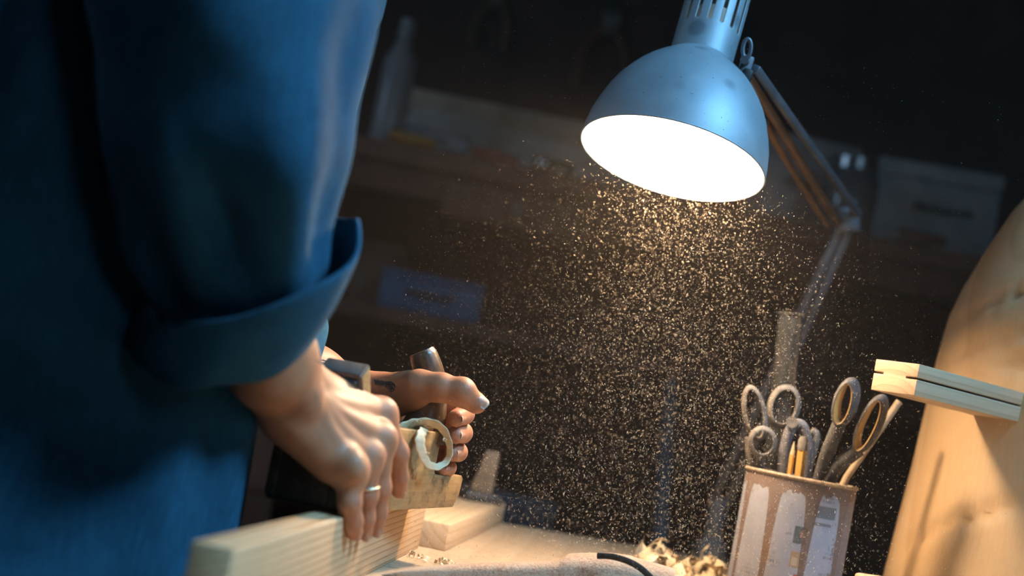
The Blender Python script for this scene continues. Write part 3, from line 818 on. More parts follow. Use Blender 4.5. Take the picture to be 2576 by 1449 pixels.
cuff('cuff', [(e_end, sb_ * 0.044, tb_ * 0.044), (e_end + (np.asarray(lw, float) - L_elbow) * 0.04, sb_ * 0.050, tb_ * 0.050), (e_end - (np.asarray(lw, float) - L_elbow) * 0.1, sb_ * 0.054, tb_ * 0.054), (e_end - (np.asarray(lw, float) - L_elbow) * 0.24, sb_ * 0.058, tb_ * 0.058)], 45, 0.015)
# hair, out of the frame above
hv, hf = lathe_mesh([(0.13 * math.sin(t), 0.125 * math.cos(t)) for t in np.linspace(-0.5, 1.5, 14)], headc + np.array([-0.03, 0, 0.0]), np.array([-0.25, 0, 0.97]), 32, cap1=True)
hv = np.asarray(hv); hv[:, 1] = 1.13 + (hv[:, 1] - 1.13) * 0.8; hv[:, 0] -= 0.02
hv, hf = fix_normals(hv, hf)
link_mesh('hair', hv, hf, plain('brown_hair', (0.05, 0.03, 0.02), 0.6, 0, 0.4, 120), person, sharp=None)
for s in (-1, 1):
    lg = np.array([-0.40, 1.1 + 0.09 * s, 0])
    tube('trouser_leg', [lg + [0, 0, FLOOR + 0.05], lg + [0, 0, -0.5], lg + [0, 0, -0.25]], [0.075, 0.085, 0.11], plain('trousers', (0.03, 0.035, 0.045), 0.9), person, n=28)
    v, f = box_mesh((0.26, 0.095, 0.075), 0.025, 3); link_mesh('shoe', v + lg + [0.05, 0, FLOOR + 0.0375], f, M['black'], person)

# ------------------------------------------------------------------ desk lamp
LD = 1.38; k = LD / FPX
lc = P(1690, 403, LD)
ax = (_R * 0.298 + _U * 0.9545) * math.cos(math.radians(16)) + _F * math.sin(math.radians(16)); ax /= np.linalg.norm(ax)
sidev = np.cross(ax, _F); sidev /= np.linalg.norm(sidev)
clampx, clampy = 0.335, 1.965
lamp = empty('desk_lamp', (clampx, clampy, 0.0), 'grey metal desk lamp with a domed shade, lit above the flying sawdust', 'lamp')
prof = [(0, 238), (5, 238), (30, 236.5), (66, 231), (100, 221), (135, 208), (163, 194), (190, 176), (213, 158), (233, 139), (252, 117), (266, 98), (277, 82)]
prof = [(h * k / math.cos(math.radians(16)), r * k) for h, r in prof]
th_ = 0.0012
outer = prof; inner = [(max(h - th_ * 0.5, 0), r - th_) for h, r in prof]
H1 = prof[-1][0]
v, f = lathe_mesh(outer, lc, ax, 128, side=sidev); fo = len(f)
shade = link_mesh('shade', *fix_normals(v, f), M['shade_metal'], lamp, sharp=None)
def make_shade_metal():
    mt, nt, bs = new_mat('brushed_shade')
    v_ = texco(nt, loc=(-0.2, -1.3, -0.3)); n = noise(nt, v_, 26, 5, 0.6)
    c = ramp(nt, n, [(0.3, (0.31, 0.40, 0.46)), (0.7, (0.40, 0.49, 0.55))])
    vo = nt.nodes.new('ShaderNodeTexVoronoi'); vo.inputs['Scale'].default_value = 21; nt.links.new(v_, vo.inputs['Vector'])
    blot = ramp(nt, vo.outputs['Distance'], [(0.14, (1, 1, 1)), (0.24, (0, 0, 0))])
    c = mixc(nt, mixc(nt, 0.55, (0, 0, 0), blot), c, (0.10, 0.13, 0.16))
    sp = noise(nt, v_, 420, 2, 0.5); c = mixc(nt, ramp(nt, sp, [(0.70, (0, 0, 0)), (0.76, (0.8, 0.8, 0.8))]), c, (0.08, 0.07, 0.06))
    nt.links.new(c, bs.inputs['Base Color']); bs.inputs['Metallic'].default_value = 0.45
    r = ramp(nt, n, [(0.3, (0.52, 0.52, 0.52)), (0.7, (0.60, 0.60, 0.60))]); nt.links.new(r, bs.inputs['Roughness'])
    bump(nt, bs, noise(nt, v_, 700, 2), 0.12, 0.0004); return mt
M['shade_paint'] = make_shade_metal(); shade.data.materials[0] = M['shade_paint']
v, f = lathe_mesh(inner, lc, ax, 128, side=sidev)
v, f = fix_normals(v, f); liner = link_mesh('shade_lining', v, [x[::-1] for x in f], M['shade_inside'], shade, sharp=None)
v, f = tube_mesh([lc + ax * 0.0006 + (prof[0][1] - 0.0006) * (math.cos(t) * sidev + math.sin(t) * np.cross(ax, sidev)) for t in np.linspace(0, 2 * math.pi, 128, endpoint=False)], 0.0011, 8, closed=True)
link_mesh('rolled_rim', v, f, M['shade_paint'], shade)
# slotted neck
NR = 82 * k; NH = 0.105; na, nh = 384, 120
nslots = 16; slot_w = 0.0042; slot0, slot1 = 0.031, 0.072; phase = 0.21
neck_v, neck_f = lathe_mesh([(H1 - 0.001 + NH * i / nh, NR) for i in range(nh + 1)], lc, ax, na, side=sidev)
keep = []
for i in range(nh):
    hh = NH * (i + 0.5) / nh
    for q in range(na):
        ang = (q + 0.5) / na * 2 * math.pi; sp_ = 2 * math.pi / nslots
        da = ((ang - phase + sp_ / 2) % sp_) - sp_ / 2
        xx = abs(da) * NR; zz = max(0.0, max(slot0 + slot_w / 2 - hh, hh - slot1 + slot_w / 2))
        if xx * xx + zz * zz > (slot_w / 2) ** 2: keep.append(neck_f[i * na + q])
v, f = fix_normals(neck_v, keep); neck = link_mesh('neck', v, f, M['shade_paint'], lamp, sharp=None); solidify(neck, 0.0012, -1)
lathe('neck_cap', [(H1 + NH - 0.002, NR + 0.0006), (H1 + NH + 0.004, NR + 0.0004), (H1 + NH + 0.012, NR * 0.8), (H1 + NH + 0.015, NR * 0.3), (H1 + NH + 0.015, 0.0005)], lc, ax, M['shade_paint'], neck, 64, side=sidev)
lathe('bead', [(H1 - 0.003, NR + 0.0004), (H1 - 0.0015, NR + 0.0022), (H1 + 0.0006, NR + 0.0004)], lc, ax, M['shade_paint'], neck, 96, side=sidev)
lathe('socket', [(H1 + 0.012, 0.0), (H1 + 0.012, 0.017), (H1 + 0.055, 0.017), (H1 + 0.06, 0.0)], lc, ax, plain('socket_white', (0.55, 0.5, 0.42), 0.5), lamp, 32, side=sidev)
lathe('added_baffle', [(H1 + 0.008, 0.0135), (H1 + 0.008, NR - 0.0022), (H1 + 0.010, NR - 0.0022), (H1 + 0.010, 0.0135)], lc, ax, M['lamp_arm'], lamp, 48, side=sidev)  # unseen disc added to hold bulb light back from the neck slots
# bulb: this is what lights the bench
blb = [(0.006 + 0.03 * (1 - math.cos(t)), 0.030 * math.sin(t)) for t in np.linspace(0.05, 2.3, 16)] + [(0.070, 0.0145), (H1 + 0.014, 0.0135)]
lathe('bulb', blb, lc, ax, emission('bulb_glow', (1.0, 0.755, 0.50), BULB_POWER), lamp, 32, side=sidev, cap0=True)
# bracket, wing loop and the two-bar arms
br = P(1878, 175, LD + 0.005)
box('bracket', P(1872, 178, LD + 0.004), (0.012, 0.010, 0.030), M['lamp_arm'], lamp, axes=[_R * 0.954 - _U * 0.3, _F, _R * 0.3 + _U * 0.954])
a = np.linspace(0, 2 * math.pi, 24, endpoint=False)
v, f = tube_mesh([P(1879 + 10 * math.cos(t) + 3 * math.sin(t), 122 - 24 * math.sin(t) + 2 * math.cos(t), LD - 0.012) for t in a], 0.0020, 8, closed=True)
link_mesh('wing_loop', v, f, M['lamp_arm'], lamp)
tube('pivot_bolt', [P(1872, 150, LD - 0.014), P(1880, 165, LD + 0.025)], 0.004, M['lamp_arm'], lamp, 12)
box('pivot_clip', P(1877, 195, LD - 0.002), (0.010, 0.012, 0.016), M['black'], lamp, axes=[_R * 0.954 - _U * 0.3, _F, _R * 0.3 + _U * 0.954])
j0, j1 = P(1888, 178, LD + 0.012), P(2135, 552, 1.78)
def bar(name, a_, b_, w_, mat):
    d, s, t = frame_from(b_ - a_, up=_F); L_ = np.linalg.norm(b_ - a_)
    v, f = box_mesh((L_, w_, w_), 0.0015); o = link_mesh(name, (a_ + b_) / 2 + v @ np.array([d, s, t]), f, mat, lamp, sharp=50); return o
off = (_R * 0.9 + _U * 0.45) * 0.0085
bar('upper_arm', j0 + off * 0.6, j1 + off * 1.6, 0.0085, M['lamp_arm'])
bar('upper_arm', j0 - off * 0.6, j1 - off * 1.6, 0.0085, M['lamp_arm_brown'])
v, f = tube_mesh(smooth_path([j0 - off * 2.0 + (j1 - j0) * 0.25, j0 - off * 2.6 + (j1 - j0) * 0.5, j0 - off * 3.0 + (j1 - j0) * 0.97], 30), 0.004, 10)
link_mesh('spring', v, f, M['lamp_arm_brown'], lamp)
box('elbow_plate', j1, (0.028, 0.012, 0.032), M['lamp_arm'], lamp, axes=[_R, _F, _U], bevel=0.004)
j2 = np.array([clampx, clampy, 0.075])
bar('lower_arm', j1 + off, j2 + np.array([0.010, 0, 0]), 0.0105, M['lamp_arm'])
bar('lower_arm', j1 - off, j2 - np.array([0.010, 0, 0]), 0.0105, M['lamp_arm'])
lathe('clamp_post', [(-0.001, 0.0), (-0.001, 0.022), (0.02, 0.022), (0.03, 0.012), (0.085, 0.012), (0.085, 0.0)], (clampx, clampy, 0.001), (0, 0, 1), M['lamp_arm'], lamp, 24)

# ------------------------------------------------------------------ paint tin and what stands in it
CD = 1.45
def Pt(x, y, d): return P(x, y, d + 0.01)
rimc = P(2016, 1203, CD); CR = 138 * CD / FPX; CH = rimc[2]
cb = np.array([rimc[0], rimc[1], 0.0])
def make_tin():
    mt, nt, bs = new_mat('tin_label')
    t = nt.nodes.new('ShaderNodeTexCoord'); sx = nt.nodes.new('ShaderNodeSeparateXYZ'); nt.links.new(t.outputs['Object'], sx.inputs[0])
    at_ = nt.nodes.new('ShaderNodeMath'); at_.operation = 'ARCTAN2'; nt.links.new(sx.outputs['X'], at_.inputs[0])
    ng = nt.nodes.new('ShaderNodeMath'); ng.operation = 'MULTIPLY'; ng.inputs[1].default_value = -1.0; nt.links.new(sx.outputs['Y'], ng.inputs[0]); nt.links.new(ng.outputs[0], at_.inputs[1])
    ang = at_.outputs[0]                                           # 0 towards the viewer, + to the right
    def math_(op, a_, b_=None, c_=None):
        n = nt.nodes.new('ShaderNodeMath'); n.operation = op
        for i, q in enumerate((a_, b_, c_)):
            if q is None: continue
            if isinstance(q, (int, float)): n.inputs[i].default_value = q
            else: nt.links.new(q, n.inputs[i])
        return n.outputs[0]
    cb_ = nt.nodes.new('ShaderNodeCombineXYZ'); nt.links.new(math_('MULTIPLY', ang, 0.06), cb_.inputs[0]); nt.links.new(sx.outputs['Z'], cb_.inputs[1])
    uv = cb_.outputs[0]
    n1 = noise(nt, uv, 30, 4); n2 = noise(nt, uv, 90, 5, 0.7)
    col = ramp(nt, n1, [(0.3, (0.36, 0.37, 0.43)), (0.7, (0.47, 0.47, 0.53))])
    # faded print on the label: rows of small dark type and little pictures
    br_ = nt.nodes.new('ShaderNodeTexBrick'); br_.inputs['Scale'].default_value = 60; br_.inputs['Mortar Size'].default_value = 0.035
    br_.inputs['Color1'].default_value = (1, 1, 1, 1); br_.inputs['Color2'].default_value = (0, 0, 0, 1); br_.inputs['Mortar'].default_value = (1, 1, 1, 1)
    nt.links.new(uv, br_.inputs['Vector'])
    ty = math_('MULTIPLY', math_('SUBTRACT', 1.0, br_.outputs['Color']), ramp(nt, noise(nt, uv, 45, 2), [(0.55, (0, 0, 0)), (0.62, (0.6, 0.6, 0.6))]))
    col = mixc(nt, ty, col, (0.12, 0.12, 0.14))
    def rect(a0, z0, wa, hz, c, amt=0.85):
        da = math_('ABSOLUTE', math_('SUBTRACT', ang, a0)); dz = math_('ABSOLUTE', math_('SUBTRACT', sx.outputs['Z'], z0))
        return mixc(nt, math_('MULTIPLY', math_('MULTIPLY', math_('LESS_THAN', da, wa), math_('LESS_THAN', dz, hz)), amt), col, c)
    for a0, z0, wa, hz, c in ((-0.06, 0.086, 0.12, 0.0085, (0.07, 0.09, 0.09)), (-0.02, 0.087, 0.05, 0.003, (0.55, 0.25, 0.16)), (-0.06, 0.062, 0.12, 0.008, (0.45, 0.28, 0.14)), (-0.10, 0.060, 0.05, 0.004, (0.6, 0.5, 0.36)), (-0.62, 0.064, 0.07, 0.009, (0.5, 0.3, 0.12)), (0.32, 0.112, 0.22, 0.006, (0.16, 0.16, 0.17)), (0.0, 0.045, 0.07, 0.003, (0.45, 0.07, 0.05)), (0.3, 0.1, 0.2, 0.0015, (0.18, 0.17, 0.18))):
        col = rect(a0, z0, wa, hz, c)
    # brown paint that ran down from the rim
    wav = math_('ADD', math_('MULTIPLY', math_('SINE', math_('ADD', math_('MULTIPLY', ang, 9.2), 1.1)), 0.5), 0.5)
    nn = math_('MULTIPLY', noise(nt, math_('MULTIPLY', ang, 2.3), 1.6, 2), 1.0)
    drip_len = math_('ADD', math_('MULTIPLY', math_('POWER', wav, 9.0), 0.15), math_('MULTIPLY', nn, 0.02))
    zfrom = math_('SUBTRACT', CH, sx.outputs['Z'])
    dr = math_('LESS_THAN', zfrom, math_('ADD', drip_len, 0.004))
    right = math_('MULTIPLY', math_('GREATER_THAN', math_('ADD', ang, math_('MULTIPLY', math_('SUBTRACT', n2, 0.5), 1.6)), 0.72), 0.75)
    low = math_('MULTIPLY', math_('GREATER_THAN', math_('ADD', math_('MULTIPLY', ang, 0.5), math_('ADD', math_('MULTIPLY', math_('SUBTRACT', n1, 0.5), 1.2), math_('MULTIPLY', zfrom, 3.5))), 0.62), 0.7)
    mask = math_('MAXIMUM', math_('MULTIPLY', dr, 0.9), math_('MAXIMUM', right, low))
    brown = ramp(nt, n2, [(0.3, (0.15, 0.085, 0.055)), (0.7, (0.235, 0.15, 0.105))])
    col = mixc(nt, mask, col, brown)
    nt.links.new(col, bs.inputs['Base Color']); bs.inputs['Roughness'].default_value = 0.65
    bump(nt, bs, mask, 0.4, 0.0008); return mt
tin = empty('paint_tin', cb, 'paint-streaked tin with a faded label holding scissors and pencils', 'tin')
tin_m = make_tin()
lathe('tin_body', [(0.0, 0.0), (0.0, CR * 0.97), (0.003, CR), (CH, CR), (CH, CR - 0.0012), (0.004, CR - 0.0016), (0.004, 0.0)], cb, (0, 0, 1), tin_m, tin, 96)
v, f = tube_mesh([cb + [CR * math.cos(t), CR * math.sin(t), CH] for t in np.linspace(0, 2 * math.pi, 72, endpoint=False)], 0.0019, 8, closed=True)
link_mesh('tin_rim', v, f, plain('rim_paint', (0.42, 0.30, 0.20), 0.6, 0, 0.4, 200), tin)

dusty = plain('dusty_grey', (0.17, 0.145, 0.125), 0.75, 0.1, 0.45, 160)
dusty_dark = plain('dusty_dark_handle', (0.085, 0.075, 0.07), 0.7, 0, 0.5, 140)
orange = plain('orange_grip', (0.62, 0.34, 0.10), 0.5, 0, 0.2, 90)
steel = plain('scissor_steel', (0.4, 0.4, 0.4), 0.35, 0.9, 0.2, 60)
def loop(name, c_px, d, a_px, b_px, tilt, thick, depth, mat, parent, inner=None, axis=None):
    AX = _F if axis is None else axis
    """scissor handle bow: an oval band with depth"""
    kk = d / FPX; n = 48; c = Pt(*c_px, d)
    e1 = _R * math.cos(tilt) + _U * math.sin(tilt); e2 = -_R * math.sin(tilt) + _U * math.cos(tilt)
    rings = []
    t = np.arange(n) * 2 * math.pi / n
    prof_ = [(0, -1), (0.25, -1.0), (0.8, -0.6), (1.0, 0), (0.8, 0.6), (0.25, 1.0), (0, 1), (-0.12, 0)]
    for r_, z_ in prof_:
        rings.append(c + np.outer(np.cos(t) * (b_px * kk + r_ * thick), e1) + np.outer(np.sin(t) * (a_px * kk + r_ * thick), e2) + AX * z_ * depth / 2)
    rings.append(rings[0]); v, f = fix_normals(*loft(rings))
    o = link_mesh(name, v, f, mat, parent)
    if inner:
        ri = [c + np.outer(np.cos(t) * (b_px * kk + 0.0002 - r_), e1) + np.outer(np.sin(t) * (a_px * kk + 0.0002 - r_), e2) + AX * z_ * depth / 2 for r_, z_ in ((0, -1.02), (0.0012, -0.9), (0.0016, 0), (0.0012, 0.9), (0, 1.02))]
        v, f = loft(ri); v, f = fix_normals(v, f); link_mesh('grip_lining', v, f, inner, o)
    return o
# scissors with orange-lined handles
sc1 = empty('scissors', cb + [0.015, 0, 0.006], 'dark-handled scissors with orange finger loops standing in the tin', 'scissors')
LAX = (_F + _R * 0.62 + _U * 0.15) / 1.2
loop('handle_loop', (2128, 1012), 1.40, 52, 19, -0.26, 0.0050, 0.020, dusty_dark, sc1, orange, LAX)
loop('handle_loop', (2190, 1066), 1.40, 68, 19, -0.42, 0.0050, 0.020, dusty_dark, sc1, orange, LAX)
tube('shank', smooth_path([Pt(2112, 1064, 1.402), Pt(2085, 1130, 1.41), Pt(2066, 1190, 1.42), Pt(2050, 1250, 1.425)], 20), [0.0075] * 5 + [0.0068] * 30 if False else 0.0070, dusty_dark, sc1, 14)
tube('shank', smooth_path([Pt(2160, 1130, 1.402), Pt(2110, 1170, 1.41), Pt(2080, 1215, 1.42), Pt(2056, 1255, 1.425)], 20), 0.0075, dusty_dark, sc1, 14)
for s in (-1, 1):
    p0 = Pt(2052 + 6 * s, 1255, 1.425 + 0.003 * s); p1 = np.array([cb[0] - 0.004 + 0.006 * s, cb[1] - 0.008 + 0.003 * s, 0.012])
    d_, s_, t_ = frame_from(p1 - p0, up=_F); L_ = np.linalg.norm(p1 - p0); v, f = box_mesh((L_, 0.012, 0.002), 0.0006)
    v[:, 1] *= np.where(v[:, 0] > 0, 0.25, 1); link_mesh('blade', (p0 + p1) / 2 + v @ np.array([d_, s_, t_]), f, steel, sc1)
# dusty grey scissors
sc2 = empty('scissors', cb + [-0.02, 0, 0.006], 'grey dust-covered scissors leaning at the left rim of the tin', 'scissors')
loop('handle_loop', (1898, 1040), 1.44, 62, 20, 0.18, 0.0046, 0.009, dusty, sc2)
loop('handle_loop', (1918, 1112), 1.43, 30, 26, 0.1, 0.0046, 0.009, dusty, sc2)
tube('shank', smooth_path([Pt(1884, 1100, 1.44), Pt(1888, 1150, 1.44), Pt(1905, 1185, 1.44), Pt(1930, 1250, 1.44)], 18), 0.0045, dusty, sc2, 12)
tube('shank', smooth_path([Pt(1912, 1145, 1.43), Pt(1915, 1180, 1.435), Pt(1940, 1250, 1.44)], 14), 0.0045, dusty, sc2, 12)
p0 = Pt(1936, 1250, 1.44); p1 = np.array([cb[0] - 0.012, cb[1] + 0.01, 0.012]); d_, s_, t_ = frame_from(p1 - p0, up=_F)
v, f = box_mesh((np.linalg.norm(p1 - p0), 0.012, 0.004), 0.0006); v[:, 1] *= np.where(v[:, 0] > 0, 0.25, 1); link_mesh('blade', (p0 + p1) / 2 + v @ np.array([d_, s_, t_]), f, steel, sc2)
# pliers-like tool with rounded dusty jaws
pl = empty('pliers', cb + [0.0, 0.02, 0.006], 'dusty pliers with thick curved handles standing at the centre of the tin', 'pliers')
loop('handle_loop', (1972, 1022), 1.46, 44, 30, -0.25, 0.0052, 0.010, dusty, pl)
tube('handle', smooth_path([Pt(1968, 1200, 1.45), Pt(1976, 1120, 1.45), Pt(1992, 1075, 1.45), Pt(2012, 1068, 1.45), Pt(2026, 1090, 1.45), Pt(2032, 1140, 1.45), Pt(2020, 1230, 1.45)], 40), 0.0058, plain('grey_grip', (0.15, 0.14, 0.15), 0.6, 0, 0.3, 120), pl, 12)
tube('rivet', [Pt(1992, 1062, 1.44), Pt(1992, 1062, 1.462)], 0.006, dusty, pl, 14)
tube('handle', smooth_path([Pt(2040, 1085, 1.455), Pt(2052, 1100, 1.455), Pt(2036, 1160, 1.455), Pt(2020, 1240, 1.455)], 20), 0.0050, dusty, pl, 12)
# pencils
pencil_m = plain('pencil_paint', (0.70, 0.36, 0.08), 0.45, 0, 0.15, 90); pwood = plain('pencil_wood', (0.6, 0.42, 0.25), 0.7)
def pencil(p0, p1, r, label, ferrule=True):
    o = empty('pencil', np.array([p0[0], p0[1], p0[2]]), label, 'pencil', 'pencils in the tin')
    d = (p1 - p0) / np.linalg.norm(p1 - p0); L_ = np.linalg.norm(p1 - p0)
    lathe('shaft', [(0.0, 0.0), (0.0, r), (L_ - 0.014, r), (L_ - 0.014, 0)], p0, d, pencil_m, o, 6)
    if ferrule: lathe('ferrule', [(L_ - 0.014, 0.0), (L_ - 0.014, r * 1.06), (L_ - 0.004, r * 1.06), (L_, r * 0.7), (L_, 0)], p0, d, dusty, o, 16)
    else: lathe('point', [(L_ - 0.014, r), (L_ - 0.002, r * 0.25), (L_, 0.0001)], p0, d, pwood, o, 12)
pencil(cb + [0.0, -0.022, 0.008], Pt(2022, 1098, 1.425), 0.0048, 'thick yellow pencil standing upright in the tin')
pencil(cb + [-0.012, -0.02, 0.008], Pt(1998, 1110, 1.43), 0.0028, 'thin orange pencil beside the thick yellow one', False)
# thin stick leaning to the right
props(tube('wooden_stick', [cb + [0.01, 0.01, 0.008], Pt(2130, 1200, 1.44), Pt(2262, 1010, 1.45)], 0.0036, plain('stick_wood', (0.42, 0.29, 0.17), 0.7), None, 10, at=cb + [0.01, 0.01, 0.008]), 'thin wooden stick leaning out of the right side of the tin', 'stick')
# glass tube
gt = empty('glass_tube', cb + [-0.01, 0.03, 0.006], 'clear dusty glass tube standing tall in the tin', 'glass tube')
g0 = cb + [-0.012, 0.03, 0.008]; g1 = Pt(1990, 790, 1.475)
d_ = (g1 - g0) / np.linalg.norm(g1 - g0); L_ = np.linalg.norm(g1 - g0)
dglass, nt, bs = new_mat('dusty_glass'); bs.inputs['Base Color'].default_value = (0.75, 0.72, 0.68, 1); bs.inputs['Transmission Weight'].default_value = 0.96; bs.inputs['Roughness'].default_value = 0.01; bs.inputs['IOR'].default_value = 1.5
lathe('tube_wall', [(0, 0), (0, 0.0125), (L_, 0.0125), (L_, 0.0105), (0.004, 0.0105), (0.004, 0)], g0, d_, dglass, gt, 40)
lathe('tube_lip', [(L_ - 0.003, 0.0126), (L_ - 0.001, 0.0150), (L_ + 0.001, 0.0150), (L_ + 0.002, 0.0104)], g0, d_, dglass, gt, 40)

# ------------------------------------------------------------------ wooden pieces at the right
LOGC = (0.578, 1.52); LOGX = 0.034
def log_mesh():
    n = 96; rings = []
    zz = np.concatenate([np.linspace(0, 0.50, 50), np.linspace(0.505, 0.54, 14)])
    for z in zz:
        xl = np.interp(z, [0, 0.06, 0.183, 0.30, 0.345, 0.38, 0.42, 0.47, 0.50, 0.52, 0.532, 0.54], [0.415, 0.418, 0.428, 0.434, 0.439, 0.449, 0.464, 0.486, 0.505, 0.525, 0.546, 0.576])
        r = LOGC[0] - xl; a_ = np.arange(n) * 2 * math.pi / n
        rr_ = r * (1 + 0.012 * np.sin(3 * a_ + 1) + 0.006 * np.sin(7 * a_ + 8 * z))
        for z0, w_, sl in ((0.315, 0.0035, 0.05), (0.298, 0.0022, -0.01), (0.365, 0.003, 0.06), (0.13, 0.0028, 0.08)):       # drying cracks
            da = (a_ - 3.75 + math.pi) % (2 * math.pi) - math.pi
            rr_ = rr_ - 0.010 * np.exp(-((z - z0 - sl * da) / w_) ** 2) * np.exp(-(da / 0.55) ** 4)
        rings.append(np.stack([LOGC[0] + LOGX + rr_ * np.cos(a_), LOGC[1] + rr_ * np.sin(a_), np.full(n, z)], 1))
    return loft(rings, True, True)
v, f = fix_normals(*log_mesh())
props(link_mesh('carved_log', v, f, M['log'], at=(LOGC[0] + LOGX, LOGC[1], 0), sharp=None), 'large pale rounded log standing at the right edge of the workbench', 'log')
# sawn block with two kerfs, its far end held against the log
K = P(2314, 916, 1.31); e_w = np.array([0.6, -0.8, 0.0]) * 0.050; e_h = np.array([0, 0, -0.0295])
b0 = K - e_w; bl = np.array([0.8, 0.6, 0]) * 0.172
def bpt(a_, b_): return b0 + e_w * a_ + e_h * b_
kw = 0.035
bpoly = [(0, 0), (1, 0), (1, 0.46 - kw), (0.74, 0.46 - kw), (0.74, 0.46 + kw), (1, 0.46 + kw), (1, 1), (0, 1), (0, 0.42 + kw), (0.22, 0.42 + kw), (0.22, 0.42 - kw), (0, 0.42 - kw)]
props(prism('sawn_block', [bpt(a_, b_) for a_, b_ in bpoly], bl, M['block'], at=bpt(0, 1), bevel=0.0006), 'pale sawn wooden block with two saw kerfs in its end, held against the log', 'wood block')
# pale post below it
pp = G(2230, 1449, 0.02)
props(box('wooden_post', (0.405, 1.355, 0.032), (0.05, 0.05, 0.064), M['post'], None, rotz=0.5, bevel=0.003, at=(0.405, 1.355, 0)), 'short pale offcut standing between the tin and the log', 'offcut')

# ------------------------------------------------------------------ dust-covered tool in front
def tool_pt(x, y, d): return P(x, y, d)
dust_m, nt, bs = new_mat('dusty_tool_wood'); v_ = texco(nt)
c_ = ramp(nt, noise(nt, v_, 420, 4, 0.8), [(0.38, (0.34, 0.17, 0.10)), (0.56, (0.52, 0.37, 0.26))])
c_ = mixc(nt, ramp(nt, noise(nt, v_, 26, 3), [(0.42, (0, 0, 0)), (0.6, (0.85, 0.85, 0.85))]), c_, (0.53, 0.39, 0.28))
nt.links.new(c_, bs.inputs['Base Color']); bs.inputs['Roughness'].default_value = 0.95; bump(nt, bs, noise(nt, v_, 600, 3), 0.8, 0.0012)
tl = empty('wooden_hand_tool', np.array([0.06, 1.18, 0]), 'sawdust-covered wooden hand tool with a curved dark strip lying at the front of the workbench', 'hand tool')
tp = [(960, 1446), (1010, 1434), (1080, 1428), (1160, 1424), (1250, 1421), (1330, 1419), (1402, 1417), (1409, 1409), (1425, 1403), (1470, 1402), (1530, 1402), (1580, 1409), (1640, 1425), (1700, 1440)]
rings = []
for x, y in tp:
    pt = P(x, y, 1.17); zt = pt[2]
    hw = np.interp(x, [960, 1100, 1400, 1425, 1580, 1700], [0.010, 0.016, 0.018, 0.032, 0.036, 0.024])
    s_ = np.linspace(0, 2 * math.pi, 24, endpoint=False)
    cy_ = np.cos(s_); sy_ = np.sin(s_)
    zz = np.where(sy_ > 0, (zt / 2) * (1 + np.abs(sy_) ** 0.5), (zt / 2) * (1 - np.abs(sy_) ** 0.5)) + 0.0002
    yy = pt[1] + hw + hw * np.sign(cy_) * np.abs(cy_) ** 0.7
    rings.append(np.stack([pt[0] + (yy - pt[1]) * 0.12, yy, zz], 1))
v, f = fix_normals(*loft(rings, True, True)); link_mesh('tool_body', v, f, dust_m, tl, sharp=60)
tube('dark_strip', smooth_path([P(1503, 1398, 1.165), P(1540, 1400, 1.16), P(1580, 1412, 1.155), P(1612, 1430, 1.152), P(1640, 1456, 1.15)], 24), 0.0017, plain('dark_strip', (0.035, 0.03, 0.025), 0.9, 0, 0.4, 300), tl, 10, squash=1.6)
v, f = box_mesh((0.085, 0.06, 0.036), 0.010, 4)
rz = -0.25; v = v @ np.array([[math.cos(rz), math.sin(rz), 0], [-math.sin(rz), math.cos(rz), 0], [0, 0, 1]])
cpt = P(1640, 1440, 1.26)
link_mesh('tool_head', v + np.array([cpt[0] - 0.012, cpt[1] + 0.01, 0.0182]), f, plain('dusty_head', (0.46, 0.37, 0.28), 0.9, 0, 0.25, 200, 0.6), tl)

# heaps of shavings and crumbs on the bench
def shavings(name, centre, spread, count, height, seed, label, size=0.012):
    r = np.random.default_rng(seed); vv, ff, n0 = [], [], 0
    for i in range(count):
        rad = size * r.uniform(0.35, 1.0); turns = r.uniform(0.12, 0.6) * 2 * math.pi; n = 12
        t = np.linspace(0, turns, n)
        ax1, ax2 = r.normal(size=3), r.normal(size=3); ax1 /= np.linalg.norm(ax1); ax2 -= ax1 * (ax1 @ ax2); ax2 /= np.linalg.norm(ax2); ax3 = np.cross(ax1, ax2)
        q = r.normal(size=2) * 0.5; hh = height * max(0.0, 1 - 0.6 * np.linalg.norm(q)) * r.uniform(0.05, 1)
        c = np.array([centre[0] + q[0] * spread[0], centre[1] + q[1] * spread[1], 0.0])
        path = np.outer(np.cos(t) * rad, ax1) + np.outer(np.sin(t) * rad, ax2) + np.outer(t * rad * 0.12, ax3)
        wv_ = ax3 * rad * r.uniform(0.5, 1.7)
        a1, f1 = ribbon_mesh(path, wv_, 0.0004)
        a1 = a1 - [0, 0, a1[:, 2].min()] + c + [0, 0, hh + 0.0005]
        vv.append(a1); ff += [tuple(x + n0 for x in q_) for q_ in f1]; n0 += len(a1)
    return props(link_mesh(name, np.concatenate(vv), ff, M['shaving'], None, at=(centre[0], centre[1], 0), sharp=None), label, 'shavings', None, 'stuff')
g = G(1660, 1445, 0.0)
def at_depth(x, d, z=0.0):
    p = P(x, 1400, d); return np.array([p[0], p[1], z])
shavings('shavings_heap', at_depth(1655, 1.50), (0.022, 0.03), 150, 0.034, 1, 'heap of pale wood shavings between the hand tool and the tin')
shavings('shavings_heap', at_depth(1790, 1.56), (0.022, 0.03), 120, 0.026, 2, 'lower heap of pale shavings touching the left side of the tin')
shavings('shavings_crumbs', at_depth(1120, 1.32), (0.05, 0.02), 45, 0.001, 3, 'scattered shaving crumbs on the bench beside the pine board', 0.0038)
shavings('shavings_crumbs', at_depth(1880, 1.27), (0.05, 0.03), 120, 0.022, 4, 'loose pale shavings in front of the tin', 0.014)

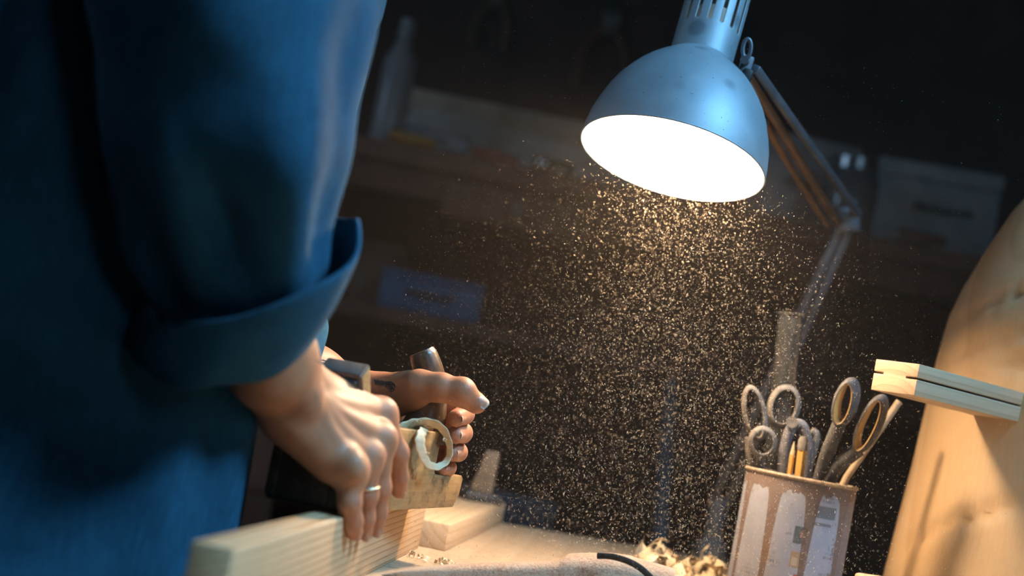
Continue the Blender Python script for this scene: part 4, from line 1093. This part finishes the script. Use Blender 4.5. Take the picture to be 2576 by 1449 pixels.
# sawdust in the air, each grain a small sliver of wood
def airborne():
    r = np.random.default_rng(5)
    top = P(1730, 455, LD); 
    pts, lens, wid = [], [], []
    def add(n, t, sx_, sy_, drift, l0, l1, w0, w1):
        tt = r.random(n) ** t
        z = top[2] - tt * (top[2] - 0.005)
        sg = sx_[0] + (sx_[1] - sx_[0]) * tt; sd_ = sy_[0] + (sy_[1] - sy_[0]) * tt
        x = top[0] + drift * tt + r.normal(size=n) * sg; y = top[1] + 0.01 + r.normal(size=n) * sd_
        pts.append(np.stack([x, y, z], 1)); lens.append(r.uniform(l0, l1, n) * (0.72 + 0.28 * tt)); wid.append(r.uniform(w0, w1, n) * (0.8 + 0.2 * tt))
    add(6500, 0.9, (0.050, 0.125), (0.035, 0.10), 0.065, 0.0012, 0.0044, 0.00016, 0.00034)
    add(13000, 0.8, (0.058, 0.16), (0.05, 0.16), 0.04, 0.0006, 0.0020, 0.00013, 0.00026)
    add(14000, 0.7, (0.13, 0.20), (0.10, 0.25), -0.06, 0.0004, 0.0011, 0.00010, 0.00020)
    add(26000, 0.7, (0.08, 0.20), (0.16, 0.32), 0.0, 0.0002, 0.0008, 0.00008, 0.00015)
    add(900, 1.2, (0.05, 0.05), (0.04, 0.05), 0.02, 0.0012, 0.004, 0.0002, 0.0004)
    # fine dust lingering around and above the lamp
    n = 2600; q = np.stack([r.uniform(-0.2, 0.42, n), r.uniform(1.15, 1.6, n), r.uniform(0.05, 0.52, n)], 1)
    pts.append(q); lens.append(r.uniform(0.0004, 0.0011, n)); wid.append(r.uniform(0.00012, 0.00026, n))
    p = np.concatenate(pts); l = np.concatenate(lens); w_ = np.concatenate(wid)
    ok = (p[:, 2] > 0.004) & ~((np.hypot(p[:, 0] - cb[0], p[:, 1] - cb[1]) < CR + 0.004) & (p[:, 2] < CH)) & (p[:, 0] > -0.10)
    # keep the solid lamp clear of grains
    rel = p - lc; h_ = rel @ ax; rad_ = np.linalg.norm(rel - h_[:, None] * ax, axis=1); ok &= ~((h_ > -0.004) & (rad_ < 0.095))
    p, l, w_ = p[ok], l[ok], w_[ok]; n = len(p)
    d = r.normal(size=(n, 3)) * np.array([0.55, 0.55, 0.9]); d += np.array([0.12, 0, -0.5]); d /= np.linalg.norm(d, axis=1)[:, None]
    s = np.cross(d, r.normal(size=(n, 3))); s /= np.linalg.norm(s, axis=1)[:, None]; u = np.cross(d, s)
    L2 = (l / 2)[:, None]; W = w_[:, None]
    V_ = np.stack([p - d * L2, p + s * W, p + u * W, p - s * W, p - u * W, p + d * L2], 1).reshape(-1, 3)
    base = np.array([(0, 2, 1), (0, 3, 2), (0, 4, 3), (0, 1, 4), (5, 1, 2), (5, 2, 3), (5, 3, 4), (5, 4, 1)])
    Fq = (np.arange(n)[:, None, None] * 6 + base[None]).reshape(-1, 3)
    return V_, Fq
mt, nt, bs = new_mat('flying_dust')
bs.inputs['Base Color'].default_value = (0.80, 0.68, 0.52, 1); bs.inputs['Roughness'].default_value = 0.7
tr = nt.nodes.new('ShaderNodeBsdfTranslucent'); tr.inputs[0].default_value = (0.85, 0.70, 0.52, 1)
mx = nt.nodes.new('ShaderNodeMixShader'); mx.inputs[0].default_value = 0.45
nt.links.new(bs.outputs[0], mx.inputs[1]); nt.links.new(tr.outputs[0], mx.inputs[2]); nt.links.new(mx.outputs[0], nt.nodes['Material Output'].inputs[0])
v, f = airborne()
props(link_mesh('airborne_sawdust', v, f, mt, None, smooth=False, at=(0.15, 1.3, 0)), 'cloud of flying sawdust falling through the lamp light', 'sawdust', None, 'stuff')

# ------------------------------------------------------------------ background bench and its clutter
BD = 2.85
bz = P(1288, 408, BD)[2]
bx0, bx1 = -1.3, 1.6
dark_wood = plain('dark_bench_wood', (0.13, 0.050, 0.028), 0.7, 0, 0.35, 8)
edge_wood = plain('bench_edge_wood', (0.19, 0.09, 0.055), 0.7, 0, 0.3, 8)
bb = empty('shelf_bench', (0.15, BD + 0.3, FLOOR), 'tall dark shelf bench against the back wall, crowded with tools', 'bench')
box('bench_top', (0.15, BD + 0.3, bz - 0.02), (bx1 - bx0, 0.6, 0.04), edge_wood, bb)
box('apron', (0.15, BD + 0.03, bz - 0.07), (bx1 - bx0, 0.03, 0.06), dark_wood, bb)
box('shelf', (0.15, BD + 0.3, 0.285), (bx1 - bx0, 0.56, 0.03), dark_wood, bb)
box('shelf', (0.15, BD + 0.3, -0.10), (bx1 - bx0, 0.56, 0.03), dark_wood, bb)
box('back_panel', (0.15, BD + 0.59, (bz + FLOOR) / 2), (bx1 - bx0, 0.02, bz - FLOOR - 0.04), dark_wood, bb)
for x in (bx0 + 0.03, -0.42, 0.62, bx1 - 0.03):
    box('upright', (x, BD + 0.05, (bz - 0.04 + FLOOR) / 2), (0.06, 0.05, bz - 0.04 - FLOOR), dark_wood, bb)
def BP(x, y, d=BD + 0.1): return P(x, y, d)
dw = box('drawer', (BP(1310, 478, BD)[0], BD + 0.085, bz - 0.095), (0.30, 0.2, 0.07), plain('drawer_wood', (0.17, 0.075, 0.035), 0.6), bb)
tube('knob', [(BP(1310, 478, BD)[0], BD + 0.0, bz - 0.095), (BP(1310, 478, BD)[0], BD - 0.04, bz - 0.095)], 0.012, M['iron'], dw, 12)

def on_bench(x, d): p = P(x, 400, d); return np.array([p[0], p[1], bz])
def on_shelf(x, d, z): p = P(x, 700, d); return np.array([p[0] + 0.0, p[1], z])
def plank(c, size, rz, mat, label):
    return props(box('plank', np.array(c) + [0, 0, size[2] / 2 + 0.0005], size, mat, None, rotz=rz, at=c), label, 'plank', 'planks stacked on the back bench')
gw = [plain('grey_wood_%s' % n_, c, 0.8, 0, 0.3, 10) for n_, c in (('a', (0.55, 0.52, 0.48)), ('b', (0.48, 0.46, 0.43)), ('c', (0.46, 0.36, 0.28)))]
c = on_bench(1285, BD + 0.36)
plank(c, (0.52, 0.22, 0.06), 0.12, gw[1], 'grey plank at the bottom of the stack on the back bench')
plank(c + [-0.01, 0.01, 0.0612], (0.48, 0.19, 0.055), 0.2, gw[0], 'light grey plank in the middle of the stack on the back bench')
plank(c + [0.0, 0.01, 0.1174], (0.54, 0.16, 0.05), 0.05, gw[2], 'brownish plank on top of the stack on the back bench')
def boxy(name, c, size, col_, label, cat, rz=0.0, lid=True):
    o = empty(name, c, label, cat)
    mt_ = plain(name + '_paint', col_, 0.5, 0, 0.2, 20)
    box('case', np.array(c) + [0, 0, size[2] * 0.4 + 0.0005], (size[0], size[1], size[2] * 0.8), mt_, o, rotz=rz, bevel=0.006)
    if lid:
        box('lid', np.array(c) + [0, 0, size[2] * 0.9], (size[0] * 1.02, size[1] * 1.02, size[2] * 0.19), mt_, o, rotz=rz, bevel=0.006)
        tube('handle', smooth_path([np.array(c) + [-size[0] * 0.2, -size[1] * 0.52, size[2] * 0.55], np.array(c) + [-size[0] * 0.2, -size[1] * 0.6, size[2] * 0.5], np.array(c) + [size[0] * 0.2, -size[1] * 0.6, size[2] * 0.5], np.array(c) + [size[0] * 0.2, -size[1] * 0.52, size[2] * 0.55]], 12), 0.004, M['iron'], o, 8)
    return o
boxy('storage_box', on_bench(1075, BD + 0.14), (0.16, 0.10, 0.055), (0.32, 0.32, 0.36), 'flat grey storage box on the back bench below the planks', 'box', 0.05)
boxy('storage_box', on_bench(1395, BD + 0.2), (0.09, 0.08, 0.05), (0.03, 0.10, 0.04), 'small dark green box on the back bench beside the lamp shade', 'box')
boxy('toolbox', on_shelf(1095, BD + 0.16, 0.3003), (0.215, 0.13, 0.085), (0.015, 0.13, 0.27), 'blue toolbox on the shelf of the back bench', 'toolbox', 0.03)
boxy('storage_box', on_bench(2020, BD + 0.34), (0.20, 0.18, 0.22), (0.34, 0.35, 0.36), 'upright grey storage box on the back bench behind the lamp arm', 'box', 0.1)
boxy('storage_box', on_bench(2355, BD + 0.30), (0.26, 0.22, 0.20), (0.34, 0.35, 0.36), 'large grey storage box on the back bench near the log', 'box', -0.12)
# bottles and jar
def bottle(c, r, h, col_, label, cat='bottle', name='bottle', gm=None):
    o = empty(name, c, label, cat); mt_ = gm or plain(name + '_body', col_, 0.25, 0, 0.1, 20)
    lathe('bottle_body', [(0.0005, 0), (0.0005, r * 0.95), (0.006, r), (h * 0.66, r), (h * 0.78, r * 0.55), (h * 0.88, r * 0.4), (h * 0.88, 0)], c, (0, 0, 1), mt_, o, 32)
    lathe('cap', [(h * 0.87, 0), (h * 0.87, r * 0.46), (h, r * 0.44), (h, 0)], c, (0, 0, 1), plain(name + '_cap', (0.3, 0.3, 0.32), 0.4), o, 24)
    return o
bottle(on_bench(958, BD + 0.1), 0.035, 0.27, (0.30, 0.29, 0.31), 'pale bottle on the back bench beside the coat sleeve')
jar_m, nt, bs = new_mat('jar_glass'); bs.inputs['Base Color'].default_value = (0.16, 0.19, 0.22, 1); bs.inputs['Roughness'].default_value = 0.12; bs.inputs['Transmission Weight'].default_value = 0.35; bs.inputs['Specular IOR Level'].default_value = 0.8
jc = on_bench(2155, BD + 0.08); jo = empty('glass_jar', jc, 'tall dark glass jar with a lid on the back bench', 'jar')
lathe('jar_body', [(0.0005, 0), (0.0005, 0.05), (0.008, 0.055), (0.115, 0.055), (0.128, 0.046), (0.128, 0)], jc, (0, 0, 1), jar_m, jo, 40)
lathe('jar_lid', [(0.127, 0), (0.127, 0.05), (0.15, 0.05), (0.153, 0.045), (0.153, 0)], jc, (0, 0, 1), plain('jar_lid_metal', (0.5, 0.52, 0.55), 0.25, 0.9), jo, 40)
def screwdriver(c, rz, col_, label, L_=0.22):
    o = empty('screwdriver', c, label, 'screwdriver'); d = np.array([math.cos(rz), math.sin(rz), 0]); b = np.array(c) + [0, 0, 0.0145]
    lathe('handle', [(0, 0), (0.002, 0.011), (0.03, 0.014), (0.08, 0.012), (0.1, 0.008), (0.1, 0)], b, d, plain('driver_handle', col_, 0.35), o, 20)
    lathe('shaft', [(0.099, 0), (0.099, 0.004), (L_, 0.0035), (L_, 0)], b, d, steel, o, 12)
screwdriver(on_bench(1180, BD + 0.06), 0.1, (0.32, 0.07, 0.04), 'red-handled screwdriver lying on the back bench below the storage box', 0.2)
screwdriver(on_bench(965, BD + 0.03), 0.25, (0.45, 0.22, 0.03), 'yellow-handled screwdriver lying beside the pale bottle', 0.2)
screwdriver(on_bench(2290, BD + 0.05), 0.0, (0.16, 0.07, 0.04), 'brown-handled screwdriver lying in front of the large grey box', 0.26)
# metal ball, glinting
bo = on_bench(1370, BD + 0.05)
props(lathe('steel_ball', [(0.001 + 0.016 * (1 - math.cos(t)), 0.016 * math.sin(t) + 1e-5) for t in np.linspace(0, math.pi, 18)], bo, (0, 0, 1), plain('polished_steel', (0.75, 0.78, 0.8), 0.12, 1.0, 0.05), None, 32, at=bo), 'small polished steel ball glinting on the back bench', 'ball')
# basket-like round pot on the shelf
pc = on_shelf(1003, BD + 0.2, 0.3003)
po = empty('clay_pot', pc, 'round brown clay pot on the shelf behind the toolbox', 'pot')
pc2 = pc + np.array([-0.05, 0.12, 0])
lathe('pot_body', [(0.0005, 0), (0.0005, 0.05), (0.04, 0.078), (0.09, 0.08), (0.13, 0.055), (0.14, 0.05), (0.15, 0.056), (0.15, 0.05), (0.1, 0.07), (0.02, 0.05), (0.02, 0)], pc2, (0, 0, 1), plain('clay', (0.19, 0.12, 0.085), 0.8), po, 40)
# board leaning low, and a rod standing behind the workbench
lb = on_shelf(1320, BD + 0.12, -0.0848)
props(box('blue_board', lb + [0, 0, 0.03], (0.30, 0.12, 0.06), plain('blue_grey_board', (0.12, 0.135, 0.17), 0.6), None, rotz=0.1, at=lb), 'blue-grey board lying on the lowest shelf of the back bench', 'board')
r0 = P(1655, 1420, 2.5); r0[2] = FLOOR + 0.0; r1 = P(1690, 960, 2.74)
rbot = P(1655, 1420, 2.45); rdir = (r1 - rbot) / np.linalg.norm(r1 - rbot); rb0 = rbot + rdir * ((FLOOR + 0.006 - rbot[2]) / rdir[2])
props(tube('steel_rod', [rb0, (rb0 + r1) / 2, r1], 0.014, plain('rod_steel', (0.20, 0.23, 0.27), 0.45, 0.5), None, 18, at=rb0), 'blue-grey steel rod leaning against the back bench', 'rod')
# tools hanging on the wall
def hung_pliers(x, y, s, col_, label):
    c = P(x, y, YB - 0.03); c[1] = YB - 0.025; o = empty('hanging_pliers', c - np.array([0, 0, 0.12 * s]), label, 'pliers')
    m_ = plain('plier_grip', col_, 0.5)
    for q in (-1, 1):
        tube('grip', smooth_path([c + np.array([0.008 * q, 0, 0.02]) * s, c + np.array([0.045 * q, 0, -0.04]) * s, c + np.array([0.05 * q, 0, -0.12]) * s], 16), 0.012 * s, m_, o, 12)
        v_, f_ = box_mesh((0.018 * s, 0.016 * s, 0.06 * s), 0.004); link_mesh('jaw', v_ + c + np.array([0.010 * q, 0, 0.045]) * s, f_, M['iron'], o)
    tube('pivot', [c + np.array([0, -0.012, 0.01]) * s, c + np.array([0, 0.012, 0.01]) * s], 0.014 * s, M['iron'], o, 14)
    tube('nail', [c + [0, 0.024, 0.0], c + [0, -0.015, 0.0]], 0.003, M['iron'], o, 8)
hung_pliers(1535, 70, 1.25, (0.14, 0.035, 0.012), 'orange-handled pliers hanging on the back wall left of the lamp')
hung_pliers(1245, 0, 0.9, (0.12, 0.07, 0.015), 'yellow-handled pliers hanging on the back wall above the planks')

# faint dust haze hanging over the bench
hz = bpy.data.materials.new('dust_haze'); hz.use_nodes = True; nt = hz.node_tree; nt.nodes.clear()
vs_ = nt.nodes.new('ShaderNodeVolumeScatter'); vs_.inputs['Color'].default_value = (0.95, 0.80, 0.68, 1); vs_.inputs['Density'].default_value = 0.028; vs_.inputs['Anisotropy'].default_value = 0.2
ou = nt.nodes.new('ShaderNodeOutputMaterial'); nt.links.new(vs_.outputs[0], ou.inputs['Volume'])
props(box('dust_haze', (0.25, 1.55, 0.33), (1.3, 1.2, 0.62), hz, None, bevel=0, at=(0.25, 1.55, 0.02)), 'thin haze of fine wood dust in the lamp light over the bench', 'haze', None, 'stuff')
